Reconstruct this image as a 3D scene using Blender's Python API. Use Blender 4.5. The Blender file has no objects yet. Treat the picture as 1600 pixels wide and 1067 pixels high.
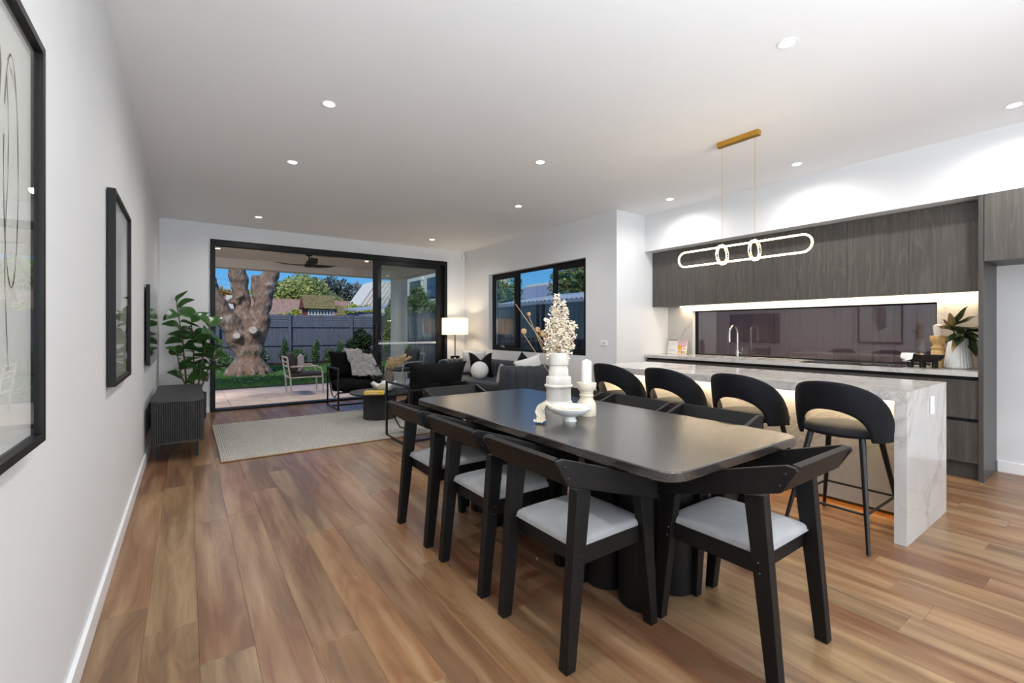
import bpy, bmesh, math, random
from mathutils import Vector, Matrix, Euler, noise
random.seed(7)
PI = math.pi
scene = bpy.context.scene
COL = scene.collection

# ---------------------------------------------------------------- camera
YAW = math.radians(35.55)
cd = bpy.data.cameras.new('camera'); cam = bpy.data.objects.new('camera', cd); COL.objects.link(cam)
cam.location = (0, 0, 1.24)
cam.rotation_euler = (PI/2, 0, -YAW)
cd.sensor_width = 36.0; cd.lens = 710.5/1600*36.0
cd.shift_x = 0.0; cd.shift_y = -18.0/1600
cd.clip_start = 0.05; cd.clip_end = 300
scene.camera = cam
scene.view_settings.view_transform = 'Standard'
scene.view_settings.look = 'None'
scene.view_settings.exposure = 0.0
scene.view_settings.gamma = 1.0
scene.view_settings.use_curve_mapping = False

H = 2.848            # ceiling height

def lin(c):
    c = c/255.0
    return c/12.92 if c <= 0.04045 else ((c+0.055)/1.055)**2.4
def S(r, g, b): return (lin(r), lin(g), lin(b), 1.0)

# ---------------------------------------------------------------- world (evening sky)
world = bpy.data.worlds.new('World'); scene.world = world; world.use_nodes = True
wn = world.node_tree.nodes; wl = world.node_tree.links; wn.clear()
wo = wn.new('ShaderNodeOutputWorld'); wb = wn.new('ShaderNodeBackground'); wl.new(wb.outputs[0], wo.inputs[0])
wt = wn.new('ShaderNodeTexCoord'); wsx = wn.new('ShaderNodeSeparateXYZ'); wl.new(wt.outputs['Generated'], wsx.inputs[0])
wr = wn.new('ShaderNodeValToRGB'); wl.new(wsx.outputs['Z'], wr.inputs[0])
e = wr.color_ramp.elements
e[0].position = 0.0; e[0].color = S(176, 208, 232)
e[1].position = 1.0; e[1].color = S(52, 104, 178)
x_ = e.new(0.09); x_.color = S(104, 178, 236)
x_ = e.new(0.22); x_.color = S(64, 148, 226)
wl.new(wr.outputs[0], wb.inputs['Color']); wb.inputs['Strength'].default_value = 1.0

def light(name, kind, loc, rot=(0,0,0), energy=10, color=(1,1,1), **kw):
    d = bpy.data.lights.new(name, kind); d.energy = energy; d.color = color
    for k, v in kw.items(): setattr(d, k, v)
    o = bpy.data.objects.new(name, d); o.location = loc; o.rotation_euler = rot; COL.objects.link(o); return o
sun = light('sun', 'SUN', (0,0,20), (math.radians(48), 0, math.radians(-35)), 3.2, (1.0, 0.93, 0.84), angle=math.radians(12))
# cool area fill light added behind the camera to brighten the room
light('rear_fill', 'AREA', (2.4, -3.05, 1.25), (math.radians(90), 0, 0), 95, (0.82, 0.91, 1.0), shape='RECTANGLE', size=4.6, size_y=2.1)

# unseen fill spot added behind the camera, aimed up to brighten the ceiling
light('ceiling_fill', 'SPOT', (0.9, -1.9, 1.3), (math.radians(146), 0, math.radians(-15)), 880, (0.86, 0.93, 1.0), spot_size=math.radians(150), spot_blend=1.0, shadow_soft_size=0.35)

# ---------------------------------------------------------------- mesh builder
class MB:
    def __init__(s): s.bm = bmesh.new()
    def box(s, x0, x1, y0, y1, z0, z1, M=None):
        c = [(x0,y0,z0),(x1,y0,z0),(x1,y1,z0),(x0,y1,z0),(x0,y0,z1),(x1,y0,z1),(x1,y1,z1),(x0,y1,z1)]
        v = [s.bm.verts.new(M @ Vector(p) if M else p) for p in c]
        for f in ((3,2,1,0),(4,5,6,7),(0,1,5,4),(1,2,6,5),(2,3,7,6),(3,0,4,7)): s.bm.faces.new([v[i] for i in f])
        return s
    def rbox(s, x0, x1, y0, y1, z0, z1, r=0.01, seg=2, M=None):
        b = bmesh.new()
        t = MB.__new__(MB); t.bm = b; t.box(x0, x1, y0, y1, z0, z1)
        bmesh.ops.bevel(b, geom=list(b.edges), offset=r, segments=seg, affect='EDGES', profile=0.5, clamp_overlap=True)
        return s.merge(b, M)
    def merge(s, b, M=None):
        mp = {}
        for v in b.verts: mp[v] = s.bm.verts.new(M @ v.co if M else v.co)
        for f in b.faces:
            try: s.bm.faces.new([mp[v] for v in f.verts])
            except ValueError: pass
        b.free(); return s
    def prism(s, pts, h0, h1, axis='Z', M=None):
        def P(a, b, h):
            p = {'Z': (a,b,h), 'Y': (a,h,b), 'X': (h,a,b)}[axis]
            return M @ Vector(p) if M else p
        lo = [s.bm.verts.new(P(a,b,h0)) for a,b in pts]; hi = [s.bm.verts.new(P(a,b,h1)) for a,b in pts]
        n = len(pts); s.bm.faces.new(lo[::-1]); s.bm.faces.new(hi)
        for i in range(n): s.bm.faces.new([lo[i], lo[(i+1)%n], hi[(i+1)%n], hi[i]])
        return s
    def bridge8(s, a, b):     # quad a -> quad b
        va = [s.bm.verts.new(p) for p in a]; vb = [s.bm.verts.new(p) for p in b]
        n = len(a); s.bm.faces.new(va[::-1]); s.bm.faces.new(vb)
        for i in range(n): s.bm.faces.new([va[i], va[(i+1)%n], vb[(i+1)%n], vb[i]])
        return s
    def cyl(s, p0, p1, r0, r1=None, seg=16, caps=True):
        r1 = r0 if r1 is None else r1
        p0 = Vector(p0); p1 = Vector(p1); d = (p1-p0).normalized()
        u = d.orthogonal().normalized(); w = d.cross(u)
        A = [s.bm.verts.new(p0 + r0*(math.cos(2*PI*i/seg)*u + math.sin(2*PI*i/seg)*w)) for i in range(seg)]
        B = [s.bm.verts.new(p1 + r1*(math.cos(2*PI*i/seg)*u + math.sin(2*PI*i/seg)*w)) for i in range(seg)]
        for i in range(seg): s.bm.faces.new([A[i], A[(i+1)%seg], B[(i+1)%seg], B[i]])
        if caps: s.bm.faces.new(A[::-1]); s.bm.faces.new(B)
        return s
    def tube(s, pts, r, seg=8, closed=False):
        P = [Vector(p) for p in pts]; n = len(P); R = r if hasattr(r, '__len__') else [r]*n
        rings = []; u = None
        for i in range(n):
            a = P[(i-1)%n] if (closed or i > 0) else P[i]; b = P[(i+1)%n] if (closed or i < n-1) else P[i]
            d = (b-a).normalized()
            if u is None: u = d.orthogonal().normalized()
            else:
                u = u - d*u.dot(d)
                u = u.normalized() if u.length > 1e-6 else d.orthogonal().normalized()
            w = d.cross(u)
            rings.append([s.bm.verts.new(P[i] + R[i]*(math.cos(2*PI*k/seg+PI/seg)*u + math.sin(2*PI*k/seg+PI/seg)*w)) for k in range(seg)])
        m = n if closed else n-1
        for i in range(m):
            A = rings[i]; B = rings[(i+1)%n]
            for k in range(seg): s.bm.faces.new([A[k], A[(k+1)%seg], B[(k+1)%seg], B[k]])
        if not closed: s.bm.faces.new(rings[0][::-1]); s.bm.faces.new(rings[-1])
        return s
    def lathe(s, prof, c=(0,0,0), seg=32, mod=None):
        rings = []
        for r, z in prof:
            if r < 1e-5: rings.append([s.bm.verts.new((c[0], c[1], c[2]+z))])
            else:
                rings.append([s.bm.verts.new((c[0]+(r*(mod(2*PI*i/seg, z) if mod else 1))*math.cos(2*PI*i/seg), c[1]+(r*(mod(2*PI*i/seg, z) if mod else 1))*math.sin(2*PI*i/seg), c[2]+z)) for i in range(seg)])
        for A, B in zip(rings, rings[1:]):
            for i in range(seg):
                a = [A[0]] if len(A) == 1 else [A[i], A[(i+1)%seg]]
                b = [B[0]] if len(B) == 1 else [B[(i+1)%seg], B[i]]
                if len(a)+len(b) > 2: s.bm.faces.new(a+b)
        if len(rings[0]) > 1: s.bm.faces.new(rings[0][::-1])
        if len(rings[-1]) > 1: s.bm.faces.new(rings[-1])
        return s
    def surf(s, fn, nu, nv, closeu=False):
        g = [[s.bm.verts.new(fn(i/(nu if closeu else nu-1), j/(nv-1))) for j in range(nv)] for i in range(nu)]
        for i in range(nu if closeu else nu-1):
            for j in range(nv-1):
                s.bm.faces.new([g[i][j], g[(i+1)%nu][j], g[(i+1)%nu][j+1], g[i][j+1]])
        return s
    def quad(s, *p):
        s.bm.faces.new([s.bm.verts.new(q) for q in p]); return s
    def pillow(s, w, h, t, n=14, concave=0.07, M=None, seed=0, crumple=0.0):
        for sg in (1, -1):
            def f(a, b):
                u = 2*a-1; v = 2*b-1
                k = max(0.0, (1-u**4)*(1-v**4))**0.55
                x = u*w/2*(1-concave*(1-v*v)); z = v*h/2*(1-concave*(1-u*u))
                y = sg*t/2*k
                p = Vector((x, y, z))
                if crumple: p += Vector((0, sg*1, 0))*crumple*noise.noise(Vector((x*6+seed, z*6, sg*3+seed)))*k
                return M @ p if M else p
            s.surf(f, n, n)
        bmesh.ops.remove_doubles(s.bm, verts=s.bm.verts, dist=1e-4)
        return s
    def build(s, name, mat, parent=None, smooth=False, loc=None, bevel=0, kind=None):
        bmesh.ops.recalc_face_normals(s.bm, faces=s.bm.faces)
        me = bpy.data.meshes.new(name); s.bm.to_mesh(me); s.bm.free()
        return link(me, name, mat, parent, smooth, loc, bevel, kind)

def link(me, name, mat, parent=None, smooth=False, loc=None, bevel=0, kind=None):
    if mat and not me.materials: me.materials.append(mat)
    if smooth:
        me.polygons.foreach_set('use_smooth', [True]*len(me.polygons))
        if smooth != 'all' and hasattr(me, 'set_sharp_from_angle'): me.set_sharp_from_angle(angle=math.radians(38))
    o = bpy.data.objects.new(name, me); COL.objects.link(o)
    if parent: o.parent = parent
    if loc: o.location = loc
    if bevel:
        b = o.modifiers.new('bevel', 'BEVEL'); b.width = bevel; b.segments = 2; b.limit_method = 'ANGLE'; b.angle_limit = math.radians(40)
    if kind: o['kind'] = kind
    return o
def tag(o, label=None, cat=None, group=None, kind=None):
    if label: o['label'] = label
    if cat: o['category'] = cat
    if group: o['group'] = group
    if kind: o['kind'] = kind
    return o
def thing(name, label, cat, loc=(0,0,0), rz=0, group=None):
    o = bpy.data.objects.new(name, None); COL.objects.link(o); o.location = loc; o.rotation_euler = (0,0,rz)
    o.empty_display_size = 0.1
    return tag(o, label, cat, group)
def copy_thing(root, loc, rz, label):
    r = root.copy(); COL.objects.link(r); r.location = loc; r.rotation_euler = (0,0,rz); r['label'] = label
    for ch in [c for c in root.children]:
        c = ch.copy(); COL.objects.link(c); c.parent = r
        for g in [q for q in ch.children]:
            d = g.copy(); COL.objects.link(d); d.parent = c
    return r
def struct(mb, name, mat, **kw):
    o = mb.build(name, mat, **kw); o['kind'] = 'structure'; return o

# ---------------------------------------------------------------- materials
class NT:
    def __init__(s, name):
        s.m = bpy.data.materials.new(name); s.m.use_nodes = True; s.n = s.m.node_tree.nodes; s.l = s.m.node_tree.links
        s.b = s.n['Principled BSDF']; s.out = s.n['Material Output']
    def add(s, t, **kw):
        nd = s.n.new(t)
        for k, v in kw.items():
            if hasattr(nd, k): setattr(nd, k, v)
        return nd
    def sock(s, inp, v):
        if hasattr(v, 'is_linked') or isinstance(v, bpy.types.NodeSocket): s.l.new(v, inp)
        else: inp.default_value = v
    def coord(s, kind='Object', scale=(1,1,1), rand=False, rot=(0,0,0)):
        tc = s.add('ShaderNodeTexCoord'); mp = s.add('ShaderNodeMapping'); s.l.new(tc.outputs[kind], mp.inputs[0])
        mp.inputs['Scale'].default_value = scale; mp.inputs['Rotation'].default_value = rot
        if rand:
            oi = s.add('ShaderNodeObjectInfo'); mu = s.add('ShaderNodeMath', operation='MULTIPLY'); mu.inputs[1].default_value = 57.0
            s.l.new(oi.outputs['Random'], mu.inputs[0]); cx = s.add('ShaderNodeCombineXYZ')
            for i in range(3): s.l.new(mu.outputs[0], cx.inputs[i])
            s.l.new(cx.outputs[0], mp.inputs['Location'])
        return mp.outputs[0]
    def noise(s, vec, scale=5, detail=4, rough=0.5, dist=0.0):
        nz = s.add('ShaderNodeTexNoise'); s.l.new(vec, nz.inputs['Vector'])
        nz.inputs['Scale'].default_value = scale; nz.inputs['Detail'].default_value = detail; nz.inputs['Roughness'].default_value = rough
        nz.inputs['Distortion'].default_value = dist
        return nz.outputs['Fac']
    def ramp(s, fac, stops):
        r = s.add('ShaderNodeValToRGB'); s.l.new(fac, r.inputs[0]); el = r.color_ramp.elements
        el[0].position = stops[0][0]; el[0].color = stops[0][1]; el[1].position = stops[-1][0]; el[1].color = stops[-1][1]
        for p, c in stops[1:-1]: q = el.new(p); q.color = c
        return r.outputs[0]
    def mix(s, fac, a, b, mode='MIX'):
        m = s.add('ShaderNodeMix', data_type='RGBA', blend_type=mode)
        s.sock(m.inputs[0], fac); s.sock(m.inputs[6], a); s.sock(m.inputs[7], b); return m.outputs[2]
    def math(s, op, a, b=0.0):
        m = s.add('ShaderNodeMath', operation=op); s.sock(m.inputs[0], a); s.sock(m.inputs[1], b); return m.outputs[0]
    def bump(s, h, strength=0.2, dist=0.01):
        b = s.add('ShaderNodeBump'); b.inputs['Strength'].default_value = strength; b.inputs['Distance'].default_value = dist
        s.l.new(h, b.inputs['Height']); s.l.new(b.outputs[0], s.b.inputs['Normal'])
    def set(s, **kw):
        for k, v in kw.items(): s.sock(s.b.inputs[k.replace('_', ' ')], v)
        return s
def G(v): return (v, v, v, 1)

def plain(name, col, rough=0.5, metal=0.0, var=0.0, scale=8, bump=0.0, bscale=60, **kw):
    t = NT(name); t.set(Base_Color=col, Roughness=rough, Metallic=metal)
    if var:
        f = t.noise(t.coord(), scale, 3); lo = tuple(c*(1-var) for c in col[:3])+(1,); hi = tuple(min(1, c*(1+var)) for c in col[:3])+(1,)
        t.set(Base_Color=t.ramp(f, [(0.3, lo), (0.7, hi)]))
    if bump: t.bump(t.noise(t.coord(), bscale, 2), bump, 0.005)
    for k, v in kw.items(): t.set(**{k: v})
    return t.m

M = {}
M['wall'] = plain('wall_paint', S(220, 221, 222), 0.6, var=0.01, scale=2, bump=0.03, bscale=150)
M['ceil'] = plain('ceiling_paint', S(238, 239, 240), 0.75, var=0.01, scale=2)
M['trim'] = plain('trim_gloss', S(235, 235, 236), 0.3, var=0.01)
M['ext'] = plain('patio_render', S(214, 203, 192), 0.8, var=0.04, bump=0.1, bscale=200)
M['alu'] = plain('black_aluminium', S(13, 14, 16), 0.45, var=0.05, Specular_IOR_Level=0.25)
M['black'] = plain('black_satin_paint', S(15, 14, 14), 0.5, var=0.06, scale=12, bump=0.03, Specular_IOR_Level=0.28)
M['black_m'] = plain('black_powder_coat', S(16, 17, 19), 0.35, 0.2, var=0.05)
M['chrome'] = plain('brushed_nickel', S(190, 188, 185), 0.22, 1.0, var=0.03)
M['gold'] = plain('brushed_brass', S(205, 160, 70), 0.28, 1.0, var=0.05, scale=20)
M['white'] = plain('white_plastic', S(238, 238, 238), 0.35, var=0.01)
M['ceramic'] = plain('white_ceramic', S(226, 226, 224), 0.35, var=0.03, scale=5, bump=0.06)
M['stoneware'] = plain('chalky_stoneware', S(214, 210, 202), 0.7, var=0.05, scale=10, bump=0.15, bscale=90)
M['wax'] = plain('candle_wax', S(240, 238, 236), 0.45, Subsurface_Weight=0.3)
M['velvet'] = plain('black_navy_velvet', S(8, 10, 17), 0.75, var=0.35, scale=9, bump=0.15, bscale=40, Sheen_Weight=0.02, Specular_IOR_Level=0.25)
M['sofa'] = plain('charcoal_velvet', S(34, 40, 47), 0.7, var=0.15, scale=6, bump=0.1, bscale=50, Sheen_Weight=0.12)
M['linen_black'] = plain('black_linen', S(12, 12, 14), 0.95, var=0.15, scale=30, bump=0.3, bscale=250, Specular_IOR_Level=0.15)
M['fab_white'] = plain('white_boucle', S(226, 224, 220), 0.95, var=0.06, scale=40, bump=0.5, bscale=180)
M['fab_grey'] = plain('grey_velvet', S(150, 147, 145), 0.8, var=0.08, bump=0.2)
M['fab_dark'] = plain('dark_cushion', S(62, 57, 58), 0.9, var=0.1, bump=0.2)
M['seat'] = plain('pale_grey_upholstery', S(152, 153, 155), 0.9, var=0.07, scale=14, bump=0.35, bscale=400)
M['fan'] = plain('dark_fan', S(35, 32, 30), 0.45, var=0.1)
M['cooktop'] = plain('black_cooktop_glass', S(14, 15, 17), 0.06)
M['tv'] = plain('dark_screen', S(8, 9, 10), 0.05)
M['shadowgap'] = plain('dark_recess', S(18, 18, 18), 0.6)
M['cloth'] = plain('natural_linen', S(196, 186, 168), 0.95, var=0.08, scale=25, bump=0.4, bscale=200)
M['yellow'] = plain('yellow_cover', S(222, 186, 62), 0.5, var=0.05)
M['paper'] = plain('paper', S(238, 236, 230), 0.7, var=0.01)
M['ink'] = plain('brown_ink', S(96, 78, 64), 0.7, var=0.2, scale=10)
M['ink2'] = plain('grey_wash', S(206, 201, 196), 0.7, var=0.04, scale=4)
M['ink3'] = plain('charcoal_brush', S(132, 126, 124), 0.7, var=0.1, scale=3)
M['maroon'] = plain('maroon_print', S(110, 30, 60), 0.5)
M['orange'] = plain('orange_print', S(238, 150, 30), 0.5, var=0.25, scale=60)
M['pink'] = plain('pink_print', S(216, 180, 186), 0.5, var=0.15, scale=40)
M['print_grey'] = plain('grey_print', S(170, 172, 180), 0.5)
M['outwhite'] = plain('white_outdoor_metal', S(196, 188, 180), 0.4, var=0.02)
M['lemonwood'] = plain('pale_turned_wood', S(206, 168, 112), 0.5, var=0.12, scale=30)
M['twig'] = plain('brown_twig', S(96, 78, 58), 0.8, var=0.15)
M['dry'] = plain('dried_flower', S(238, 226, 206), 0.95, var=0.15, scale=60)
M['dry2'] = plain('dried_pod', S(168, 134, 98), 0.95, var=0.2, scale=60)
M['drybeige'] = plain('dried_pampas', S(200, 170, 128), 0.95, var=0.2, scale=30)
M['pot'] = plain('dark_pot', S(40, 46, 52), 0.5, var=0.1)

def emit(name, col, st):
    t = NT(name); t.set(Base_Color=(0,0,0,1), Emission_Color=col, Emission_Strength=st); return t.m
M['lamp'] = emit('downlight_glow', (1.0, 0.97, 0.92, 1), 14.0)
M['led'] = emit('warm_led', (1.0, 0.78, 0.50, 1), 60.0)
M['ring'] = emit('warm_tube_glow', (1.0, 0.76, 0.44, 1), 26.0)
M['ledfloor'] = emit('amber_led', (1.0, 0.42, 0.10, 1), 12.0)

def shade_mat():
    t = NT('linen_lampshade'); t.n.remove(t.b)
    d = t.add('ShaderNodeBsdfDiffuse'); tr = t.add('ShaderNodeBsdfTranslucent'); m = t.add('ShaderNodeMixShader')
    d.inputs[0].default_value = S(240, 230, 215); tr.inputs[0].default_value = S(250, 236, 214)
    m.inputs[0].default_value = 0.55; t.l.new(d.outputs[0], m.inputs[1]); t.l.new(tr.outputs[0], m.inputs[2]); t.l.new(m.outputs[0], t.out.inputs[0]); return t.m
M['shade'] = shade_mat()

def glass(name, tint, base_ref, rough=0.0, ior=1.5):
    t = NT(name); t.n.remove(t.b)
    tr = t.add('ShaderNodeBsdfTransparent'); tr.inputs[0].default_value = tint
    gl = t.add('ShaderNodeBsdfGlossy'); gl.inputs['Roughness'].default_value = rough
    fr = t.add('ShaderNodeFresnel'); ge = t.add('ShaderNodeNewGeometry')   # same reflectance from either side of the thin pane
    t.l.new(t.math('ADD', ior, t.math('MULTIPLY', ge.outputs['Backfacing'], 1.0/ior-ior)), fr.inputs[0])
    f = t.math('MINIMUM', t.math('ADD', t.math('MULTIPLY', fr.outputs[0], 1.0), base_ref), 1.0)
    m = t.add('ShaderNodeMixShader'); t.l.new(f, m.inputs[0]); t.l.new(tr.outputs[0], m.inputs[1]); t.l.new(gl.outputs[0], m.inputs[2])
    t.l.new(m.outputs[0], t.out.inputs[0]); return t.m
M['glass'] = glass('window_glass', (0.93, 0.96, 0.955, 1), 0.0, 0.0, 1.42)
M['glass_k'] = glass('dark_kitchen_glass', (0.84, 0.80, 0.80, 1), 0.07)
M['glass_p'] = glass('picture_glass', (0.97, 0.98, 0.98, 1), 0.0, 0.0, 1.25)

def wood_floor():
    t = NT('spotted_gum_board')
    oi = t.add('ShaderNodeObjectInfo'); rnd = oi.outputs['Random']
    base = t.ramp(rnd, [(0.0, S(103, 69, 50)), (0.16, S(128, 89, 62)), (0.32, S(116, 92, 67)), (0.48, S(124, 78, 54)), (0.64, S(137, 109, 75)), (0.82, S(112, 81, 60)), (1.0, S(143, 103, 68))])
    v = t.coord('Object', (1,1,1), rand=True)
    big = t.noise(t.coord('Object', (4.2, 0.55, 1), rand=True), 1.6, 2, 0.45, 0.9)
    rings = t.math('SINE', t.math('MULTIPLY', big, 60.0))
    rings = t.math('MULTIPLY', t.math('ADD', rings, 1.0), 0.5)
    fine = t.noise(t.coord('Object', (90, 2.2, 1), rand=True), 2.0, 4, 0.6)
    wide = t.noise(t.coord('Object', (9, 0.8, 1), rand=True), 1.4, 2, 0.5)
    c = t.mix(t.math('MULTIPLY', rings, 0.34), base, t.mix(1.0, base, S(176, 150, 130), 'MULTIPLY'))
    c = t.mix(t.ramp(wide, [(0.42, G(0)), (0.68, G(0.45))]), c, S(184, 156, 120))
    c = t.mix(t.ramp(wide, [(0.30, G(0.55)), (0.42, G(0))]), c, S(104, 82, 62))
    c = t.mix(t.ramp(fine, [(0.40, G(0.22)), (0.62, G(0))]), c, S(96, 72, 54))
    t.set(Base_Color=c, Roughness=t.ramp(fine, [(0.3, G(0.36)), (0.7, G(0.28))]), IOR=1.45)
    t.bump(fine, 0.06, 0.002)
    return t.m
M['floor'] = wood_floor()

def grain_wood(name, c0, c1, c2, axis, rough=0.4, sc=1.0, rand=True, bump=0.06):
    t = NT(name)
    s1 = [28*sc]*3; s1[axis] = 1.2*sc; s2 = [6*sc]*3; s2[axis] = 0.45*sc
    f = t.noise(t.coord('Object', s1, rand=rand), 3, 4, 0.6)
    g = t.noise(t.coord('Object', s2, rand=rand), 2.4, 3, 0.5, 1.5)
    r = t.math('MULTIPLY', t.math('ADD', t.math('SINE', t.math('MULTIPLY', g, 40.0)), 1.0), 0.5)
    c = t.ramp(f, [(0.35, c0), (0.68, c1)])
    c = t.mix(t.ramp(r, [(0.86, G(0)), (1.0, G(0.55))]), c, c2)
    t.set(Base_Color=c, Roughness=rough); t.bump(f, bump, 0.003)
    if name == 'black_oak': t.set(Coat_Weight=0.45, Coat_Roughness=0.22)
    return t.m
M['cab'] = grain_wood('smoked_veneer', S(68, 64, 61), S(82, 77, 72), S(98, 90, 82), 2, 0.42, 0.45)
M['cab_dark'] = grain_wood('smoked_veneer_panel', S(62, 60, 59), S(74, 72, 70), S(82, 79, 76), 2, 0.42, 0.45)
M['table'] = grain_wood('black_oak', S(42, 38, 36), S(52, 47, 44), S(70, 64, 58), 1, 0.24, 0.9, bump=0.012)
M['tvcab'] = grain_wood('black_stained_wood', S(36, 36, 37), S(52, 52, 53), S(58, 58, 58), 1, 0.5)

def marble(name, base, tint, vein, sc=1.0, vstr=0.6, rough=0.14):
    t = NT(name)
    v = t.coord('Object', (sc, sc, sc), rot=(0.5, 0.3, 0.7))
    w = t.noise(v, 1.6, 6, 0.62, 1.6)
    d = t.math('ABSOLUTE', t.math('SUBTRACT', w, 0.5))
    ln = t.ramp(d, [(0.0, G(vstr)), (0.014, G(vstr*0.25)), (0.035, G(0))])
    w2 = t.noise(v, 3.1, 5, 0.6, 2.2); d2 = t.math('ABSOLUTE', t.math('SUBTRACT', w2, 0.53))
    ln2 = t.ramp(d2, [(0.0, G(vstr*0.5)), (0.02, G(0))])
    cl = t.noise(v, 1.1, 5, 0.6, 0.8)
    c = t.ramp(cl, [(0.35, base), (0.75, tint)])
    c = t.mix(ln, c, vein); c = t.mix(ln2, c, tuple(0.6*a+0.4*b for a, b in zip(vein, base)))
    t.set(Base_Color=c, Roughness=rough); return t.m
M['marble'] = marble('marble_worktop', S(204, 201, 197), S(184, 183, 181), S(134, 122, 112), 0.36, 0.42)
M['travertine'] = marble('veined_stone', S(214, 206, 188), S(196, 184, 162), S(150, 130, 104), 9.0, 0.4, 0.5)

def rug_mat():
    t = NT('woven_wool_rug')
    a = t.noise(t.coord('Object', (120, 5, 1)), 2.5, 3, 0.6); b = t.noise(t.coord('Object', (1,1,1)), 260, 2)
    c0 = t.ramp(a, [(0.36, S(160, 155, 147)), (0.5, S(204, 200, 192)), (0.7, S(222, 219, 212))])
    c = t.mix(t.ramp(b, [(0.42, G(0.45)), (0.58, G(0))]), c0, S(132, 124, 114))
    w = t.add('ShaderNodeTexWave', wave_type='BANDS', bands_direction='X'); t.l.new(t.coord('Object'), w.inputs[0]); w.inputs['Scale'].default_value = 16; w.inputs['Distortion'].default_value = 1.5
    w2 = t.add('ShaderNodeTexWave', wave_type='BANDS', bands_direction='Y'); t.l.new(t.coord('Object'), w2.inputs[0]); w2.inputs['Scale'].default_value = 22; w2.inputs['Distortion'].default_value = 2
    t.set(Base_Color=c, Roughness=0.95); t.bump(t.math('MULTIPLY', w.outputs['Fac'], w2.outputs['Fac']), 0.9, 0.01); return t.m
M['rug'] = rug_mat()

def patch(name, cols, scale=4, rough=0.9, bump=0.4, vor=False, coordscale=(1,1,1), detail=6):
    t = NT(name); v = t.coord('Object', coordscale)
    if vor:
        vo = t.add('ShaderNodeTexVoronoi'); t.l.new(v, vo.inputs['Vector']); vo.inputs['Scale'].default_value = scale*2.2
        nz = t.noise(v, scale, detail, 0.65, 0.6)
        f = t.math('ADD', t.math('MULTIPLY', vo.outputs['Distance'], 0.35), t.math('MULTIPLY', nz, 0.75))
    else: f = t.noise(v, scale, detail, 0.65, 0.6)
    n = len(cols); t.set(Base_Color=t.ramp(f, [(0.25+0.5*i/(n-1), c) for i, c in enumerate(cols)]), Roughness=rough)
    if bump: t.bump(f, bump, 0.05)
    return t.m
M['bark'] = patch('flaking_bark', [S(38, 32, 29), S(92, 80, 72), S(124, 112, 102), S(128, 98, 78), S(136, 124, 114), S(156, 146, 138)], 6.5, 0.9, 1.0, True, (1,1,0.5), 10)
M['cutwood'] = patch('pale_cut_branch', [S(150, 140, 130), S(205, 198, 190)], 12)
M['fence'] = patch('painted_fence_timber', [S(70, 76, 90), S(88, 95, 110), S(106, 113, 128)], 3, 0.75, 0.3, False, (8, 8, 0.8))
M['steelfence'] = patch('charcoal_steel_fence', [S(66, 68, 76), S(80, 83, 92)], 1.2, 0.5, 0.05)
M['kfence'] = patch('warm_lit_steel_fence', [S(196, 164, 150), S(216, 186, 172)], 1.2, 0.6, 0.05)  # same steel fence behind the kitchen, warm light put into its colour
M['grass'] = patch('lawn_soil', [S(30, 62, 22), S(52, 96, 34), S(74, 118, 48)], 6, 0.95, 0.5)
M['soil'] = patch('garden_soil', [S(50, 36, 28), S(84, 60, 46)], 14, 0.95, 0.5)
M['tile'] = patch('pink_grey_paver', [S(192, 164, 148), S(214, 190, 174), S(230, 212, 198)], 2.5, 0.55, 0.05)
M['rooftile'] = patch('weathered_roof_tile', [S(116, 92, 84), S(160, 130, 116), S(190, 164, 148)], 9, 0.9, 0.3)
M['moss'] = patch('mossy_shingle', [S(70, 68, 44), S(108, 104, 66), S(136, 122, 84), S(92, 96, 54)], 9, 0.95, 0.4)
M['cubby'] = patch('stained_timber', [S(92, 48, 32), S(134, 78, 50)], 8, 0.8, 0.2)
M['whitehouse'] = plain('pale_render_wall', S(216, 216, 206), 0.8, var=0.03)
M['blueroof'] = plain('zinc_roof', S(168, 178, 190), 0.5, 0.1, var=0.06, scale=2)
M['greygable'] = plain('grey_cladding', S(132, 138, 158), 0.7, var=0.05)
M['darkglass'] = plain('dark_window', S(50, 66, 84), 0.08, var=0.2, scale=1)
M['stripe'] = plain('pink_roof_rib', S(196, 170, 178), 0.6)
M['polewood'] = plain('grey_pole_timber', S(140, 128, 116), 0.9, var=0.1)

def leaf_mat(name, c0, c1, rough=0.45, trans=0.25):
    t = NT(name); oi = t.noise(t.coord('Object', (1,1,1)), 3.0, 3)
    g = t.add('ShaderNodeNewGeometry'); f = t.math('ADD', t.math('MULTIPLY', g.outputs['Random Per Island'], 0.65), t.math('MULTIPLY', oi, 0.35))
    col = t.ramp(f, [(0.1, c0), (0.9, c1)])
    t.set(Base_Color=col, Roughness=rough)
    tr = t.add('ShaderNodeBsdfTranslucent'); t.l.new(col, tr.inputs[0]); m = t.add('ShaderNodeMixShader'); m.inputs[0].default_value = trans
    t.l.new(t.b.outputs[0], m.inputs[1]); t.l.new(tr.outputs[0], m.inputs[2]); t.l.new(m.outputs[0], t.out.inputs[0]); return t.m
M['leaf'] = leaf_mat('rubber_plant_leaf', S(40, 78, 42), S(96, 142, 72), 0.3, 0.25)
M['leaf_bay'] = leaf_mat('magnolia_leaf', S(34, 52, 34), S(70, 88, 52), 0.35, 0.15)
M['leaf_under'] = plain('magnolia_leaf_underside', S(150, 128, 84), 0.8, var=0.15, scale=20)
M['tree_green'] = leaf_mat('olive_green_foliage', S(112, 128, 62), S(196, 200, 120), 0.7)
M['tree_dark'] = leaf_mat('dark_foliage', S(78, 86, 80), S(136, 140, 124), 0.7)
M['tree_mid'] = leaf_mat('mid_green_foliage', S(48, 74, 36), S(128, 150, 78), 0.7)
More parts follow.
